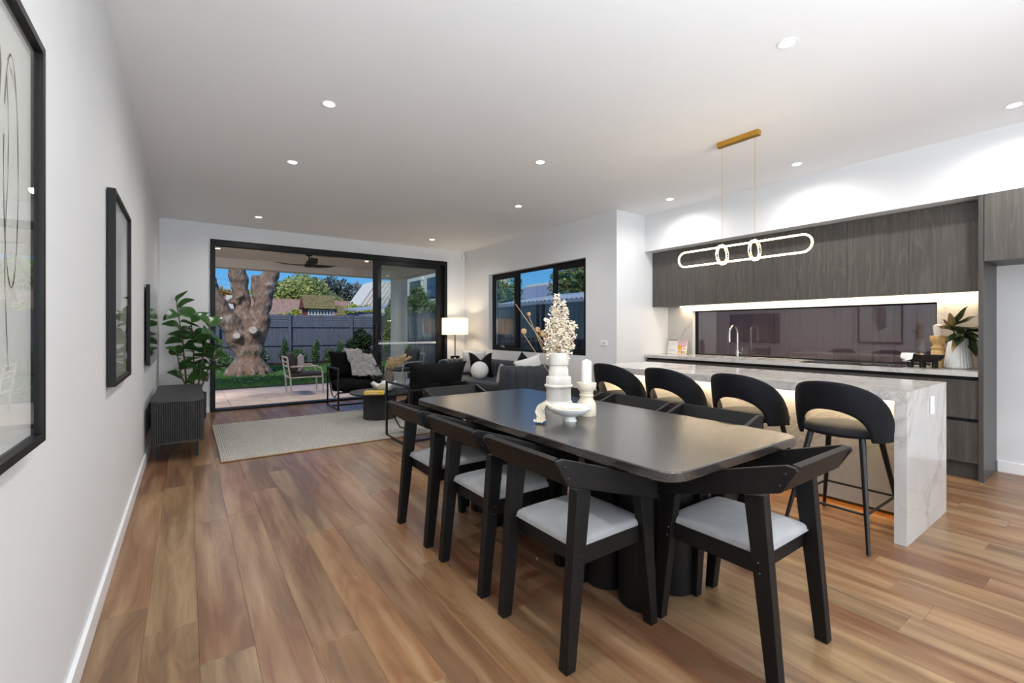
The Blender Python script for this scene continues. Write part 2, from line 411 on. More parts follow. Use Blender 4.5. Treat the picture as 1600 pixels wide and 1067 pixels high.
M['tree_yellow'] = leaf_mat('yellow_green_foliage', S(120, 142, 40), S(204, 204, 80), 0.7)
M['tree_autumn'] = leaf_mat('autumn_foliage', S(150, 120, 60), S(206, 176, 100), 0.7)
M['bush'] = leaf_mat('camellia_leaf', S(22, 42, 22), S(58, 78, 40), 0.4)
M['hedge'] = leaf_mat('young_shrub_leaf', S(58, 92, 54), S(124, 156, 96), 0.5)
M['blade'] = leaf_mat('grass_blade', S(60, 104, 40), S(112, 150, 70), 0.6)
M['petal'] = plain('white_petal', S(226, 226, 222), 0.6)

# ================================================================ ROOM SHELL
XL, YF, XR, YR, XK, XB = -0.322, 8.22, 4.67, 4.13, 5.25, 5.80
floor = struct(MB().box(XL-0.1, XB+0.15, -3.1, YF+0.02, -0.12, -0.02), 'floor', M['shadowgap'])
_boards = {}
def board_mesh(L):
    k = round(L*50)/50.0
    if k not in _boards:
        b = MB(); w = 0.0898; l = L/2-0.0003; c = 0.0008
        pts = lambda w, l, z: [(-w,-l,z),(w,-l,z),(w,l,z),(-w,l,z)]
        lo = [b.bm.verts.new(p) for p in pts(w, l, -0.02)]; mid = [b.bm.verts.new(p) for p in pts(w, l, -c)]; up = [b.bm.verts.new(p) for p in pts(w-c, l-c, 0)]
        for A, B in ((lo, mid), (mid, up)):
            for i in range(4): b.bm.faces.new([A[i], A[(i+1)%4], B[(i+1)%4], B[i]])
        b.bm.faces.new(up)
        me = bpy.data.meshes.new('floor_board'); b.bm.to_mesh(me); b.bm.free(); me.materials.append(M['floor']); _boards[k] = me
    return _boards[k], k
rf = random.Random(11)
for i in range(35):
    x = XL + 0.09 + i*0.18
    y = -3.0 + (rf.random()*1.2 - 1.2)
    y = -3.0; first = True
    while y < YF - 0.02:
        L = round((rf.uniform(0.5, 2.1) if first else rf.choice((1.5, 1.8, 2.1, 2.1)))*50)/50.0; first = False
        if y + L > YF - 0.4: L = round((YF - y)*50)/50.0
        me, L = board_mesh(L)
        o = bpy.data.objects.new('floor_board', me); COL.objects.link(o); o.parent = floor; o.location = (x, y+L/2, 0)
        y += L

struct(MB().box(XL-0.15, XL, -3.1, YF+0.16, -0.1, H), 'wall_left', M['wall'])
DL, DR, DZ = 0.283, 4.257, 2.612
struct(MB().box(XL-0.1, DL, YF, YF+0.16, -0.1, H).box(DR, XR+0.2, YF, YF+0.16, -0.1, H).box(DL, DR, YF, YF+0.16, DZ, H), 'wall_far', M['wall'])
WY0, WY1, WZ0, WZ1 = 4.71, 7.30, 0.862, 2.287
struct(MB().box(XR, XR+0.2, YR, WY0, -0.1, H).box(XR, XR+0.2, WY1, YF, -0.1, H).box(XR, XR+0.2, WY0, WY1, -0.1, WZ0).box(XR, XR+0.2, WY0, WY1, WZ1, H), 'wall_right', M['wall'])
struct(MB().box(XR+0.2, XB+0.15, YR, YR+0.18, -0.1, H), 'wall_return', M['wall'])
KY0, KY1, KZ0, KZ1 = 1.168, 3.73, 0.895, 1.505
struct(MB().box(XB, XB+0.15, -3.1, KY0, -0.1, H).box(XB, XB+0.15, KY1, YR, -0.1, H).box(XB, XB+0.15, KY0, KY1, -0.1, KZ0).box(XB, XB+0.15, KY0, KY1, KZ1, H), 'wall_kitchen', M['wall'])
struct(MB().box(XL-0.15, XB+0.15, -3.25, -3.1, -0.1, H), 'wall_back', M['wall'])
struct(MB().box(XL-0.15, XB+0.15, -3.25, YF+0.16, H, H+0.25), 'ceiling', M['ceil'])
struct(MB().box(XK, XB, -3.1, YR, 2.34, H), 'wall_bulkhead', M['wall'])
def skirt(name, *boxes):
    b = MB()
    for q in boxes: b.box(*q)
    struct(b, name, M['trim'], bevel=0.003)
skirt('baseboard_left', (XL, XL+0.016, -3.1, YF, 0, 0.095))
skirt('baseboard_far', (XL, DL-0.005, YF-0.016, YF, 0, 0.095), (DR+0.005, XR, YF-0.016, YF, 0, 0.095))
skirt('baseboard_right', (XR-0.016, XR, YR, YF, 0, 0.095))
skirt('baseboard_kitchen', (XB-0.016, XB, -3.1, 0.77, 0, 0.095))

# ---------------------------------------------------------------- sliding door
d1 = struct(MB().box(DL, DL+0.065, YF-0.03, YF+0.14, 0, DZ).box(DR-0.065, DR, YF-0.03, YF+0.14, 0, DZ).box(DL+0.065, DR-0.065, YF-0.03, YF+0.14, DZ-0.085, DZ)
     .box(DL+0.065, DR-0.065, YF-0.03, YF+0.14, -0.02, 0.035), 'door_1', M['alu'], bevel=0.003)
def sash(x0, x1, y, z0, z1, name, sw=0.085, tr=0.075, br=0.10, d=0.04):
    f = MB().box(x0, x0+sw, y-d/2, y+d/2, z0, z1).box(x1-sw, x1, y-d/2, y+d/2, z0, z1).box(x0+sw, x1-sw, y-d/2, y+d/2, z1-tr, z1).box(x0+sw, x1-sw, y-d/2, y+d/2, z0, z0+br)
    o = f.build(name, M['alu'], d1, bevel=0.003)
    MB().box(x0+sw-0.005, x1-sw+0.005, y-0.003, y+0.003, z0+br-0.005, z1-tr+0.005).build('glass_pane', M['glass'], o)
    return o
s1 = sash(2.76, 4.10, YF, 0.035, DZ-0.087, 'sliding_panel')
sash(2.86, 4.19, YF+0.075, 0.035, DZ-0.087, 'sliding_panel', sw=0.075)
hd = MB().box(2.785, 2.805, YF-0.075, YF-0.055, 1.0, 1.36).box(2.785, 2.805, YF-0.057, YF-0.02, 1.03, 1.05).box(2.785, 2.805, YF-0.057, YF-0.02, 1.31, 1.33).build('door_handle', M['black_m'], s1, bevel=0.003)
dec = MB()
for i in range(38):
    x = 2.86 + i*0.0305
    dec.box(x, x+0.022, YF-0.0055, YF-0.0035, 0.975, 1.012)
dec.build('safety_decal', M['white'], s1, kind='stuff')

# made-up frame on the solid back wall, added around the rear fill light
b = MB()
for q in ((0.05, 0.12, 0.15, 2.36), (4.68, 4.75, 0.15, 2.36), (0.12, 4.68, 0.15, 0.2), (0.12, 4.68, 2.30, 2.36), (1.62, 1.68, 0.2, 2.3), (3.12, 3.18, 0.2, 2.3)): b.box(q[0], q[1], -3.1, -3.06, q[2], q[3])
struct(b, 'rear_fill_frame', M['alu'])

# ---------------------------------------------------------------- side window
FX = XR+0.085
w1 = MB()
w1.box(FX, FX+0.06, WY0, WY0+0.05, WZ0, WZ1).box(FX, FX+0.06, WY1-0.05, WY1, WZ0, WZ1).box(FX, FX+0.06, WY0+0.05, WY1-0.05, WZ0, WZ0+0.05).box(FX, FX+0.06, WY0+0.05, WY1-0.05, WZ1-0.05, WZ1)
w1.box(FX, FX+0.06, 5.47, 5.53, WZ0+0.05, WZ1-0.05).box(FX, FX+0.06, 6.47, 6.53, WZ0+0.05, WZ1-0.05)
w1 = struct(w1, 'window_1', M['alu'], bevel=0.003)
def casement(y0, y1):
    x = FX-0.012
    f = MB().box(x, x+0.03, y0, y0+0.06, WZ0+0.05, WZ1-0.05).box(x, x+0.03, y1-0.06, y1, WZ0+0.05, WZ1-0.05).box(x, x+0.03, y0+0.06, y1-0.06, WZ0+0.05, WZ0+0.11).box(x, x+0.03, y0+0.06, y1-0.06, WZ1-0.11, WZ1-0.05)
    o = f.build('window_sash', M['alu'], w1, bevel=0.002)
    MB().box(x+0.014, x+0.018, y0+0.055, y1-0.055, WZ0+0.105, WZ1-0.105).build('glass_pane', M['glass'], o)
    ym = (y0+y1)/2
    MB().rbox(x-0.03, x+0.001, ym-0.05, ym+0.05, WZ0+0.055, WZ0+0.08, 0.006).tube([(x-0.025, ym-0.03, WZ0+0.085), (x-0.035, ym+0.03, WZ0+0.10), (x-0.035, ym+0.09, WZ0+0.09)], 0.007).build('winder_handle', M['chrome'], o, smooth=True)
casement(4.76, 5.49); casement(6.51, 7.25)
MB().box(FX+0.026, FX+0.030, 5.53, 6.47, WZ0+0.05, WZ1-0.05).build('glass_pane', M['glass'], w1)

# ---------------------------------------------------------------- kitchen splashback window
kx = XB+0.055
w2 = MB()
w2.box(kx, kx+0.04, KY0, KY0+0.018, KZ0, KZ1).box(kx, kx+0.04, KY1-0.03, KY1, KZ0, KZ1).box(kx, kx+0.04, KY0, KY1, KZ1-0.015, KZ1).box(kx, kx+0.04, KY0, KY1, KZ0, KZ0+0.015)
w2 = struct(w2, 'window_2', M['alu'])
MB().box(kx+0.014, kx+0.02, KY0+0.01, KY1-0.02, KZ0+0.01, KZ1-0.01).build('glass_pane', M['glass_k'], w2)
sb = MB().box(XB-0.015, XB, KY1+0.004, YR, 0.897, 1.56).box(XB-0.015, XB, 0.806, KY0-0.004, 0.897, 1.56).box(XB-0.015, XB, KY0-0.004, KY1+0.004, KZ1, 1.56)
struct(sb, 'trim_1', M['marble'])

# ================================================================ KITCHEN
UZ0, UZ1, UX = 1.567, 2.338, 5.42
ys = [YR-0.004, 3.645, 3.172, 2.702, 2.24, 1.766, 1.286, 0.807]
names = ['leftmost wall cupboard, against the white return wall', 'second wall cupboard from the white return wall', 'third wall cupboard from the white return wall, left of centre',
         'middle wall cupboard of the seven, above the splashback window', 'third wall cupboard from the tall end panel, over the cooktop side', 'second wall cupboard from the tall end panel', 'rightmost wall cupboard, against the tall end panel']
for i in range(7):
    y1, y0 = ys[i], ys[i+1]
    t = thing('wall_cabinet', 'smoked timber ' + names[i], 'cupboard', (UX, (y0+y1)/2, UZ0), 0, 'wall cupboards over the splashback')
    w = (y1-y0)/2
    MB().box(0.02, 0.378, -w, w, 0.006, UZ1-UZ0).build('body', M['cab_dark'], t)
    MB().box(0, 0.019, -w+0.0015, w-0.0015, 0, UZ1-UZ0-0.004).build('door', M['cab'], t)
led = MB().box(5.715, 5.735, 0.83, YR-0.25, UZ0-0.006, UZ0-0.001).build('led_strip', M['led']); tag(led, 'warm glowing light strip under the wall cupboards', 'light strip')
pn = MB().box(XK, XB-0.001, 0.776, 0.806, 0, 2.339).build('end_panel', M['cab_dark']); tag(pn, 'tall dark timber end panel between the bench and white alcove', 'panel')
t = thing('overhead_cabinet', 'dark timber overhead cupboard above the empty white alcove', 'cupboard', (XK, 0.774, 1.80))
MB().box(0.02, 0.548, -0.98, -0.001, 0, 0.538).build('body', M['cab_dark'], t)
MB().box(0, 0.019, -0.49, -0.002, -0.004, 0.536).build('door', M['cab'], t); MB().box(0, 0.019, -0.98, -0.493, -0.004, 0.536).build('door', M['cab'], t)
bs = [YR-0.004, 3.25, 2.30, 1.335, 0.807]
bn = ['leftmost base unit beside the white return wall', 'base unit under the sink', 'base unit under the black cooktop', 'right base unit with two deep drawers beside the end panel']
for i in range(4):
    y1, y0 = bs[i], bs[i+1]; w = (y1-y0)/2
    t = thing('base_cabinet', 'dark timber ' + bn[i], 'cabinet', (XK+0.02, (y0+y1)/2, 0), 0, 'base units under the back bench')
    MB().box(0.03, 0.52, -w, w, 0.135, 0.853).build('body', M['shadowgap'], t)
    MB().box(0.05, 0.52, -w, w, 0, 0.134).build('plinth', M['cab_dark'], t)
    MB().box(0, 0.028, -w+0.0015, w-0.0015, 0.14, 0.475).build('drawer', M['cab'], t)
    MB().box(0, 0.028, -w+0.0015, w-0.0015, 0.505, 0.822).build('drawer', M['cab'], t)
SX0, SX1, SY0, SY1 = 5.36, 5.66, 2.66, 3.16
b = MB()
for q in ((5.235, SX0, 0.807, YR-0.002), (SX1, XB-0.016, 0.807, YR-0.002), (SX0, SX1, 0.807, SY0), (SX0, SX1, SY1, YR-0.002)): b.box(*q, 0.856, 0.896)
bmesh.ops.remove_doubles(b.bm, verts=b.bm.verts, dist=1e-5)
ct = b.build('worktop', M['marble']); tag(ct, 'long pale marble worktop along the splashback window', 'worktop')
b = MB().box(SX0-0.004, SX1+0.004, SY0-0.004, SY1+0.004, 0.70, 0.704)
for q in ((SX0-0.006, SX0, SY0-0.004, SY1+0.004), (SX1, SX1+0.006, SY0-0.004, SY1+0.004), (SX0, SX1, SY0-0.006, SY0), (SX0, SX1, SY1, SY1+0.006)): b.box(*q, 0.704, 0.855)
o = b.build('sink', M['chrome']); tag(o, 'undermount steel sink set in the back worktop below the tap', 'sink')
t = thing('tap', 'brushed nickel gooseneck tap behind the sink', 'tap', (5.71, 3.045, 0.897))
pts = [(0,0,0.0), (0,0,0.30)] + [(-0.095+0.095*math.cos(a), 0, 0.30+0.095*math.sin(a)) for a in [PI*i/12 for i in range(1, 13)]] + [(-0.19, 0, 0.205)]
MB().tube(pts, 0.012, 12).cyl((-0.19,0,0.24), (-0.19,0,0.195), 0.0145).build('spout', M['chrome'], t, smooth=True)
MB().cyl((0,0,0), (0,0,0.085), 0.021).cyl((0,0,0), (0,0,0.006), 0.027).build('base', M['chrome'], t, smooth=True)
MB().cyl((0,-0.015,0.055), (0,-0.06,0.055), 0.013).cyl((0,-0.055,0.055), (0,-0.065,0.12), 0.005).build('lever', M['chrome'], t, smooth=True)
t = thing('cooktop', 'flat black glass cooktop set in the back worktop', 'cooktop', (5.52, 1.75, 0.8965))
cg = MB().rbox(-0.20, 0.20, -0.42, 0.42, 0, 0.006, 0.002).build('glass_plate', M['cooktop'], t)
for cx_, cy_, r in ((-0.08, -0.24, 0.085), (0.1, -0.24, 0.07), (0.0, 0.02, 0.1), (-0.08, 0.28, 0.07), (0.1, 0.28, 0.085)):
    MB().lathe([(r, 0.0062), (r, 0.0066), (r-0.003, 0.0066), (r-0.003, 0.0062)], (cx_, cy_, 0), 32).build('hob_ring', M['print_grey'], cg)

# island
IX0, IX1, IY0, IY1, IZ = 3.34, 4.21, 0.80, 3.28, 0.885
t = thing('island_bench', 'marble waterfall island bench with lit recessed front', 'kitchen island', ((IX0+IX1)/2, (IY0+IY1)/2, 0))
ox, oy = -(IX0+IX1)/2, -(IY0+IY1)/2
def ib(x0, x1, y0, y1, z0, z1): return MB().box(x0+ox, x1+ox, y0+oy, y1+oy, z0, z1)
ib(IX0, IX1, IY0, IY1, IZ-0.058, IZ).build('benchtop', M['marble'], t)
ib(IX0, IX1, IY0, IY0+0.058, 0.002, IZ-0.0585).build('waterfall_leg', M['marble'], t)
ib(IX0, IX1, IY1-0.058, IY1, 0.002, IZ-0.0585).build('waterfall_leg', M['marble'], t)
ib(3.76, 3.78, IY0+0.059, IY1-0.059, 0.045, IZ-0.059).build('front_panel', M['marble'], t)
ib(3.80, IX1-0.02, IY0+0.059, IY1-0.059, 0.10, IZ-0.059).build('cabinet_body', M['cab'], t)
ib(3.84, IX1-0.08, IY0+0.059, IY1-0.059, 0.002, 0.10).build('plinth', M['shadowgap'], t)
ib(3.70, 3.735, IY0+0.08, IY1-0.08, IZ-0.064, IZ-0.059).build('led_strip', M['led'], t)
ib(3.79, 3.80, IY0+0.07, IY1-0.07, 0.05, 0.06).build('floor_led_strip', M['ledfloor'], t)
t = thing('power_point', 'white double power point on the end of the marble island', 'power point', (3.83, IY0, 0.765))
MB().rbox(-0.03, 0.03, -0.012, -0.0005, -0.055, 0.055, 0.003).build('plate', M['white'], t)
for z in (-0.025, 0.025): MB().rbox(-0.012, 0.012, -0.016, -0.0115, z-0.008, z+0.008, 0.002).build('switch', M['trim'], t)
t = thing('wall_switch', 'white light switch on the wall between window and kitchen', 'switch', (XR, 4.354, 1.06))
MB().rbox(-0.011, -0.0005, -0.058, 0.058, -0.036, 0.036, 0.003).build('plate', M['white'], t)
for y in (-0.02, 0.02): MB().rbox(-0.015, -0.0105, y-0.007, y+0.007, -0.010, 0.010, 0.001).build('switch', M['print_grey'], t)
t = thing('motion_sensor', 'small white alarm sensor high in the far right corner', 'sensor', (XR-0.05, YF-0.05, 2.70), math.radians(45))
MB().rbox(-0.032, 0.032, -0.022, 0.022, -0.055, 0.055, 0.012, 3).build('housing', M['white'], t, smooth=True)
MB().rbox(-0.022, 0.022, -0.028, -0.021, -0.045, 0.0, 0.004).build('lens', M['ceil'], t, smooth=True)

# ---------------------------------------------------------------- downlights
dl_lab = {(2.735,1.176): 'round recessed downlight nearest the camera, above the dining table end', (0.821,3.386): 'round recessed downlight nearest the large framed print, by the left wall',
 (0.821,4.763): 'round recessed downlight second nearest along the left wall', (0.828,7.364): 'round recessed downlight by the far left of the sliding door',
 (2.75,3.384): 'round recessed downlight over the far end of the dining table', (3.5,4.755): 'round recessed downlight over the lounge in front of the side window',
 (3.539,7.395): 'round recessed downlight in front of the closed sliding door panel', (4.803,1.979): 'round recessed downlight right of the brass pendant canopy',
 (4.828,3.416): 'round recessed downlight nearest the white return wall corner', (4.812,0.557): 'round recessed downlight at the right edge over the overhead cupboard'}
rings = []
def downlight(x, y, label, z=H, energy=56, power=True):
    t = thing('downlight', label, 'downlight', (x, y, z), 0, 'ceiling downlights' if z == H else 'patio downlights')
    MB().lathe([(0.052, -0.001), (0.050, -0.004), (0.040, -0.004), (0.040, -0.001)], (0,0,0), 28).build('trim_ring', M['white'], t, smooth=True)
    MB().lathe([(0.0, -0.0035), (0.039, -0.0035)], (0,0,0), 28).build('lens', M['lamp'], t)
    l = light('downlight_beam', 'SPOT', (x, y, z-0.02), (0,0,0), energy, (1.0, 0.975, 0.945), spot_size=math.radians(168), spot_blend=1.0, shadow_soft_size=0.04)
for (x, y), lab in dl_lab.items(): downlight(x, y, lab, energy=58 if x > 4.5 else 56)
for x, y in ((0.821, 1.18), (0.821, -1.2), (2.74, -1.2), (4.81, -1.3)): light('downlight_beam', 'SPOT', (x, y, H-0.02), (0,0,0), 56, (1.0, 0.975, 0.945), spot_size=math.radians(168), spot_blend=1.0, shadow_soft_size=0.04)  # extra unseen downlights, guessed from the ceiling grid, added for room brightness

# ---------------------------------------------------------------- pendant
PX, PZ = 3.73, 1.884
t = thing('pendant_light', 'brass linear pendant with glowing elongated loop and two rings', 'pendant light', (PX, 1.985, H))
MB().rbox(-0.025, 0.025, -0.175, 0.175, -0.045, -0.001, 0.003).build('canopy', M['gold'], t)
dz = PZ-H
for y in (-0.137, 0.137): MB().cyl((0, y, -0.045), (0, y, dz+0.078), 0.0011, seg=6).build('suspension_wire', M['gold'], t)
hl, rr = 0.555, 0.066
def loop(off, x):
    P = []
    for i in range(17):
        a = -PI/2 + PI*i/16; P.append((x, (hl-rr)+(rr+off)*math.cos(a), dz+(rr+off)*math.sin(a)))
    for i in range(17):
        a = PI/2 + PI*i/16; P.append((x, -(hl-rr)+(rr+off)*math.cos(a), dz+(rr+off)*math.sin(a)))
    return P
lp = MB().tube(loop(0, 0), 0.008, 8, True).build('brass_loop', M['gold'], t, smooth=True)
MB().tube(loop(0, -0.007), 0.0065, 8, True).build('glow_tube', M['ring'], lp, smooth=True)
for y in (-0.137, 0.137):
    P = [(0.078*math.cos(a), y, dz+0.078*math.sin(a)) for a in [2*PI*i/32 for i in range(32)]]
    g = MB()
    for k in range(32):
        a, c = 2*PI*k/32, 2*PI*(k+1)/32
        q = lambda r, a, yy: (r*math.cos(a), yy, dz+r*math.sin(a))
        v = [g.bm.verts.new(p) for p in (q(0.074,a,y-0.012), q(0.080,a,y-0.012), q(0.080,c,y-0.012), q(0.074,c,y-0.012), q(0.074,a,y+0.012), q(0.080,a,y+0.012), q(0.080,c,y+0.012), q(0.074,c,y+0.012))]
        for f in ((3,2,1,0),(4,5,6,7),(0,1,5,4),(2,3,7,6)): g.bm.faces.new([v[i] for i in f])
    bmesh.ops.remove_doubles(g.bm, verts=g.bm.verts, dist=1e-5)
    rg = g.build('brass_ring', M['gold'], t, smooth=True)
    g = MB()
    for k in range(32):
        a, c = 2*PI*k/32, 2*PI*(k+1)/32
        q = lambda r, a, yy: (r*math.cos(a), yy, dz+r*math.sin(a))
        v = [g.bm.verts.new(p) for p in (q(0.081,a,y-0.010), q(0.085,a,y-0.010), q(0.085,c,y-0.010), q(0.081,c,y-0.010), q(0.081,a,y+0.010), q(0.085,a,y+0.010), q(0.085,c,y+0.010), q(0.081,c,y+0.010))]
        for f in ((3,2,1,0),(4,5,6,7),(0,1,5,4),(2,3,7,6)): g.bm.faces.new([v[i] for i in f])
    bmesh.ops.remove_doubles(g.bm, verts=g.bm.verts, dist=1e-5)
    g.build('glow_ring', M['ring'], rg, smooth=True)

# ================================================================ OUTSIDE
PZ0 = -0.03
pf = struct(MB().box(-2.2, 4.85, YF+0.14, 11.84, -0.14, -0.055), 'patio_floor', M['soil'])
me_t = MB().rbox(-0.298, 0.298, -0.298, 0.298, -0.022, 0, 0.004, 1)
o0 = me_t.build('paver', M['tile'], pf); tm = o0.data; first = True
for i in range(10):
    for j in range(6):
        x = -0.9+0.6*i; y = 8.68+0.6*j
        if y > 11.84-0.2: continue
        if first: o = o0; first = False
        else: o = bpy.data.objects.new('paver', tm); COL.objects.link(o); o.parent = pf
        o.location = (x, y-0.005, PZ0-0.001*((i*7+j*3)%3))
struct(MB().box(-2.2, 5.0, YF+0.17, 11.6, 2.75, 2.95), 'patio_ceiling', M['ext'])
struct(MB().box(-2.2, 4.68, 11.25, 11.6, 2.56, 2.75).box(4.36, 4.68, YF+0.17, 11.25, 2.56, 2.75), 'patio_beam', M['ext'])
struct(MB().box(4.36, 4.68, 11.25, 11.6, -0.06, 2.56), 'patio_column', M['ext'])
struct(MB().box(-2.4, -2.2, YF, 11.6, -0.1, 2.95), 'wall_patio', M['ext'])
downlight(0.46, 10.0, 'round patio downlight at the left above the tree', 2.75, 115)
downlight(3.21, 9.98, 'round patio downlight beside the fan, by the sliding door stile', 2.75, 115)
t = thing('ceiling_fan', 'dark bronze three blade ceiling fan on the patio ceiling', 'ceiling fan', (1.96, 9.62, 2.749))
MB().lathe([(0.0, 0), (0.065, 0), (0.06, -0.05), (0.015, -0.055)], seg=20).build('canopy', M['fan'], t, smooth=True)
MB().cyl((0,0,-0.05), (0,0,-0.16), 0.013).build('downrod', M['fan'], t, smooth=True)
MB().lathe([(0.03, -0.15), (0.055, -0.165), (0.06, -0.21), (0.085, -0.215), (0.088, -0.265), (0.0, -0.27)], seg=24).build('motor', M['fan'], t, smooth=True)
for a in (2.62, 0.5, -1.62):
    def f(u, v):
        r = 0.08+0.54*u; w = 0.06+0.03*math.sin(PI*min(1, u*1.1)); s_ = (v-0.5)*2*w
        p = Vector((r, s_, -0.235+0.05*u*u-0.22*s_*(1-0.4*u))); return Matrix.Rotation(a, 4, 'Z') @ p
    g = MB().surf(f, 12, 5); o = g.build('blade', M['fan'], t, smooth=True)
    sm = o.modifiers.new('s', 'SOLIDIFY'); sm.thickness = 0.01

# lawn and bed
lawn = struct(MB().box(-14, 6.66, 11.85, 19.44, -0.2, -0.05), 'lawn', M['grass'])
struct(MB().box(-3, 6.64, 18.35, 19.43, -0.049, -0.015), 'garden_bed', M['soil'])
struct(MB().box(-40, 60, 19.6, 70, -0.4, -0.2).box(6.74, 60, -5, 19.6, -0.4, -0.2).box(4.86, 6.66, -5, 11.84, -0.4, -0.12), 'ground', M['soil'])
rg = random.Random(3)
vs, fs = [], []
for k in range(14000):
    y = 11.9+(18.3-11.9)*rg.random()**1.2; x = rg.uniform(0.02, 0.42)*y - 0.2
    a = rg.uniform(0, PI); h = rg.uniform(0.02, 0.045); w = 0.006+0.0006*y; dx, dy = w*math.cos(a), w*math.sin(a); i = len(vs)
    vs += [(x-dx, y-dy, -0.05), (x+dx, y+dy, -0.05), (x+rg.uniform(-.02,.02), y+rg.uniform(-.02,.02), -0.05+h)]; fs.append((i, i+1, i+2))
me = bpy.data.meshes.new('grass_blades'); me.from_pydata(vs, [], fs); tag(link(me, 'grass_blades', M['blade']), 'short green lawn grass around the gnarled tree', 'grass', kind='stuff')
vs, fs = [], []
for k in range(110):
    y = rg.uniform(12.6, 17.2); x = rg.uniform(0.03, 0.36)*y; i = len(vs); a = rg.uniform(0, PI); l = rg.uniform(0.03, 0.09)
    dx, dy = l*math.cos(a), l*math.sin(a); vs += [(x-dx,y-dy,-0.012), (x+dy*0.4,y-dx*0.4,-0.008), (x+dx,y+dy,-0.010), (x-dy*0.4,y+dx*0.4,-0.014)]; fs.append((i,i+1,i+2,i+3))
me = bpy.data.meshes.new('fallen_petals'); me.from_pydata(vs, [], fs); tag(link(me, 'fallen_petals', M['petal']), 'scattered pale fallen leaves on the lawn', 'leaves', kind='stuff')

# timber fence at the back
FY = 19.48
t = thing('timber_fence', 'dark grey painted timber paling fence across the back of the garden', 'fence', (0, FY, -0.05))
posts = [-3.8, -1.45, 0.9, 3.25, 5.6, 6.6]
rg = random.Random(5)
for x in posts: MB().box(x-0.05, x+0.05, -0.11, -0.0, 0, 1.93).build('post', M['fence'], t, bevel=0.005)
for a, b_ in zip(posts, posts[1:]):
    pk = MB(); x = a+0.05
    while x < b_-0.1:
        dy = rg.uniform(-0.004, 0.004); pk.box(x, x+0.098, (0.0 if int(x*10) % 2 else 0.006)+dy, 0.022+dy, 0.02, 1.46); x += 0.099
    pk.build('palings', M['fence'], t, kind='stuff'); MB().box(a+0.05, b_-0.05, 0.023, 0.03, 0.02, 1.86).build('backing_board', M['fence'], t)
    MB().box(a+0.05, b_-0.05, -0.04, -0.004, 0.68, 0.77).build('rail', M['fence'], t)
    MB().box(a+0.05, b_-0.05, -0.04, -0.004, 1.40, 1.49).build('rail', M['fence'], t)
    for k in range(4): MB().bridge8([(a+0.05,-0.02,1.50+0.095*k),(a+0.05,-0.035,1.50+0.095*k),(a+0.05,-0.02,1.597+0.095*k),(a+0.05,-0.008,1.597+0.095*k)], [(b_-0.05,-0.02,1.50+0.095*k),(b_-0.05,-0.035,1.50+0.095*k),(b_-0.05,-0.02,1.597+0.095*k),(b_-0.05,-0.008,1.597+0.095*k)]).build('board', M['fence'], t)
    m_ = (a+b_)/2; MB().box(m_-0.045, m_+0.045, -0.055, -0.036, 1.49, 1.90).build('batten', M['fence'], t)
# steel fence along the side
t = thing('steel_fence', 'charcoal ribbed steel fence outside the side windows', 'fence', (6.70, 0, -0.12))
def steel(y0, y1, mat, h):
    pts = []; y = y0
    while y < y1-0.01:
        for dy, dx in ((0, 0), (0.05, 0), (0.065, 0.03), (0.12, 0.03), (0.135, 0)):
            if y+dy < y1: pts.append((y+dy, dx))
        y += 0.2
    pts.append((y1, 0)); b = MB()
    lo = [b.bm.verts.new((dx, yy, 0.02)) for yy, dx in pts]; hi = [b.bm.verts.new((dx, yy, h)) for yy, dx in pts]
    for i in range(len(pts)-1): b.bm.faces.new([lo[i], lo[i+1], hi[i+1], hi[i]])
    o = b.build('fence_panel', mat, t); s_ = o.modifiers.new('s', 'SOLIDIFY'); s_.thickness = 0.006
    MB().box(-0.012, 0.045, y0, y1, h, h+0.03).build('top_rail', mat, t)
y = -3.0
while y < 19.3:
    y1 = 4.6 if y < 0 else min(y+2.4, 19.4); steel(y, y1-0.01, M['kfence'] if y < 4.5 else M['steelfence'], 1.93)
    MB().box(-0.03, 0.06, y1-0.03, y1+0.02, 0, 1.96).build('post', M['steelfence'], t); y = y1

# gnarled tree
t = thing('gnarled_tree', 'large old tree with flaking bark and three heavy limbs on the lawn', 'tree', (1.47, 15.3, -0.05))
b = MB(); rg = random.Random(2)
def limb(pts, rad):
    P = []; R_ = []
    for (p, r), (q, s_) in zip(zip(pts, rad), zip(pts[1:], rad[1:])):
        for k in range(8):
            f = k/8; P.append(Vector(p).lerp(Vector(q), f)); R_.append((r+(s_-r)*f)*(1+0.05*math.sin(len(P)*1.1+r*9)))
    P.append(Vector(pts[-1])); R_.append(rad[-1]); b.tube(P, R_, 14)
limb([(0,0,-0.1),(0.0,0,0.25),(0,0,0.8),(0.0,0,1.25)], [0.48,0.40,0.37,0.40])
limb([(-0.12,-0.05,0.6),(-0.42,-0.1,1.35),(-0.88,-0.1,2.1),(-1.12,0,2.9),(-1.5,0.1,4.4)], [0.26,0.27,0.26,0.23,0.18])
limb([(-0.05,0,0.8),(-0.12,0.1,1.6),(-0.18,0.15,2.25),(-0.28,0.1,3.0),(-0.38,0.2,4.6)], [0.26,0.24,0.21,0.24,0.18])
limb([(0.08,0,0.7),(0.28,0.0,1.5),(0.36,-0.05,2.1),(0.50,-0.05,2.7),(0.68,0,3.3),(0.95,0.1,4.8)], [0.26,0.27,0.22,0.23,0.21,0.16])
limb([(0.32,0,1.9),(0.22,-0.05,2.45),(0.16,-0.05,2.9)], [0.16,0.15,0.12])
for a in range(11):
    c, s_ = math.cos(a*0.571+0.2), math.sin(a*0.571+0.2); r = rg.uniform(0.50, 0.64)
    limb([(0.25*c,0.25*s_,0.40),(0.42*c,0.42*s_,0.12),(r*c,r*s_,-0.06)], [0.13,0.14,0.08])
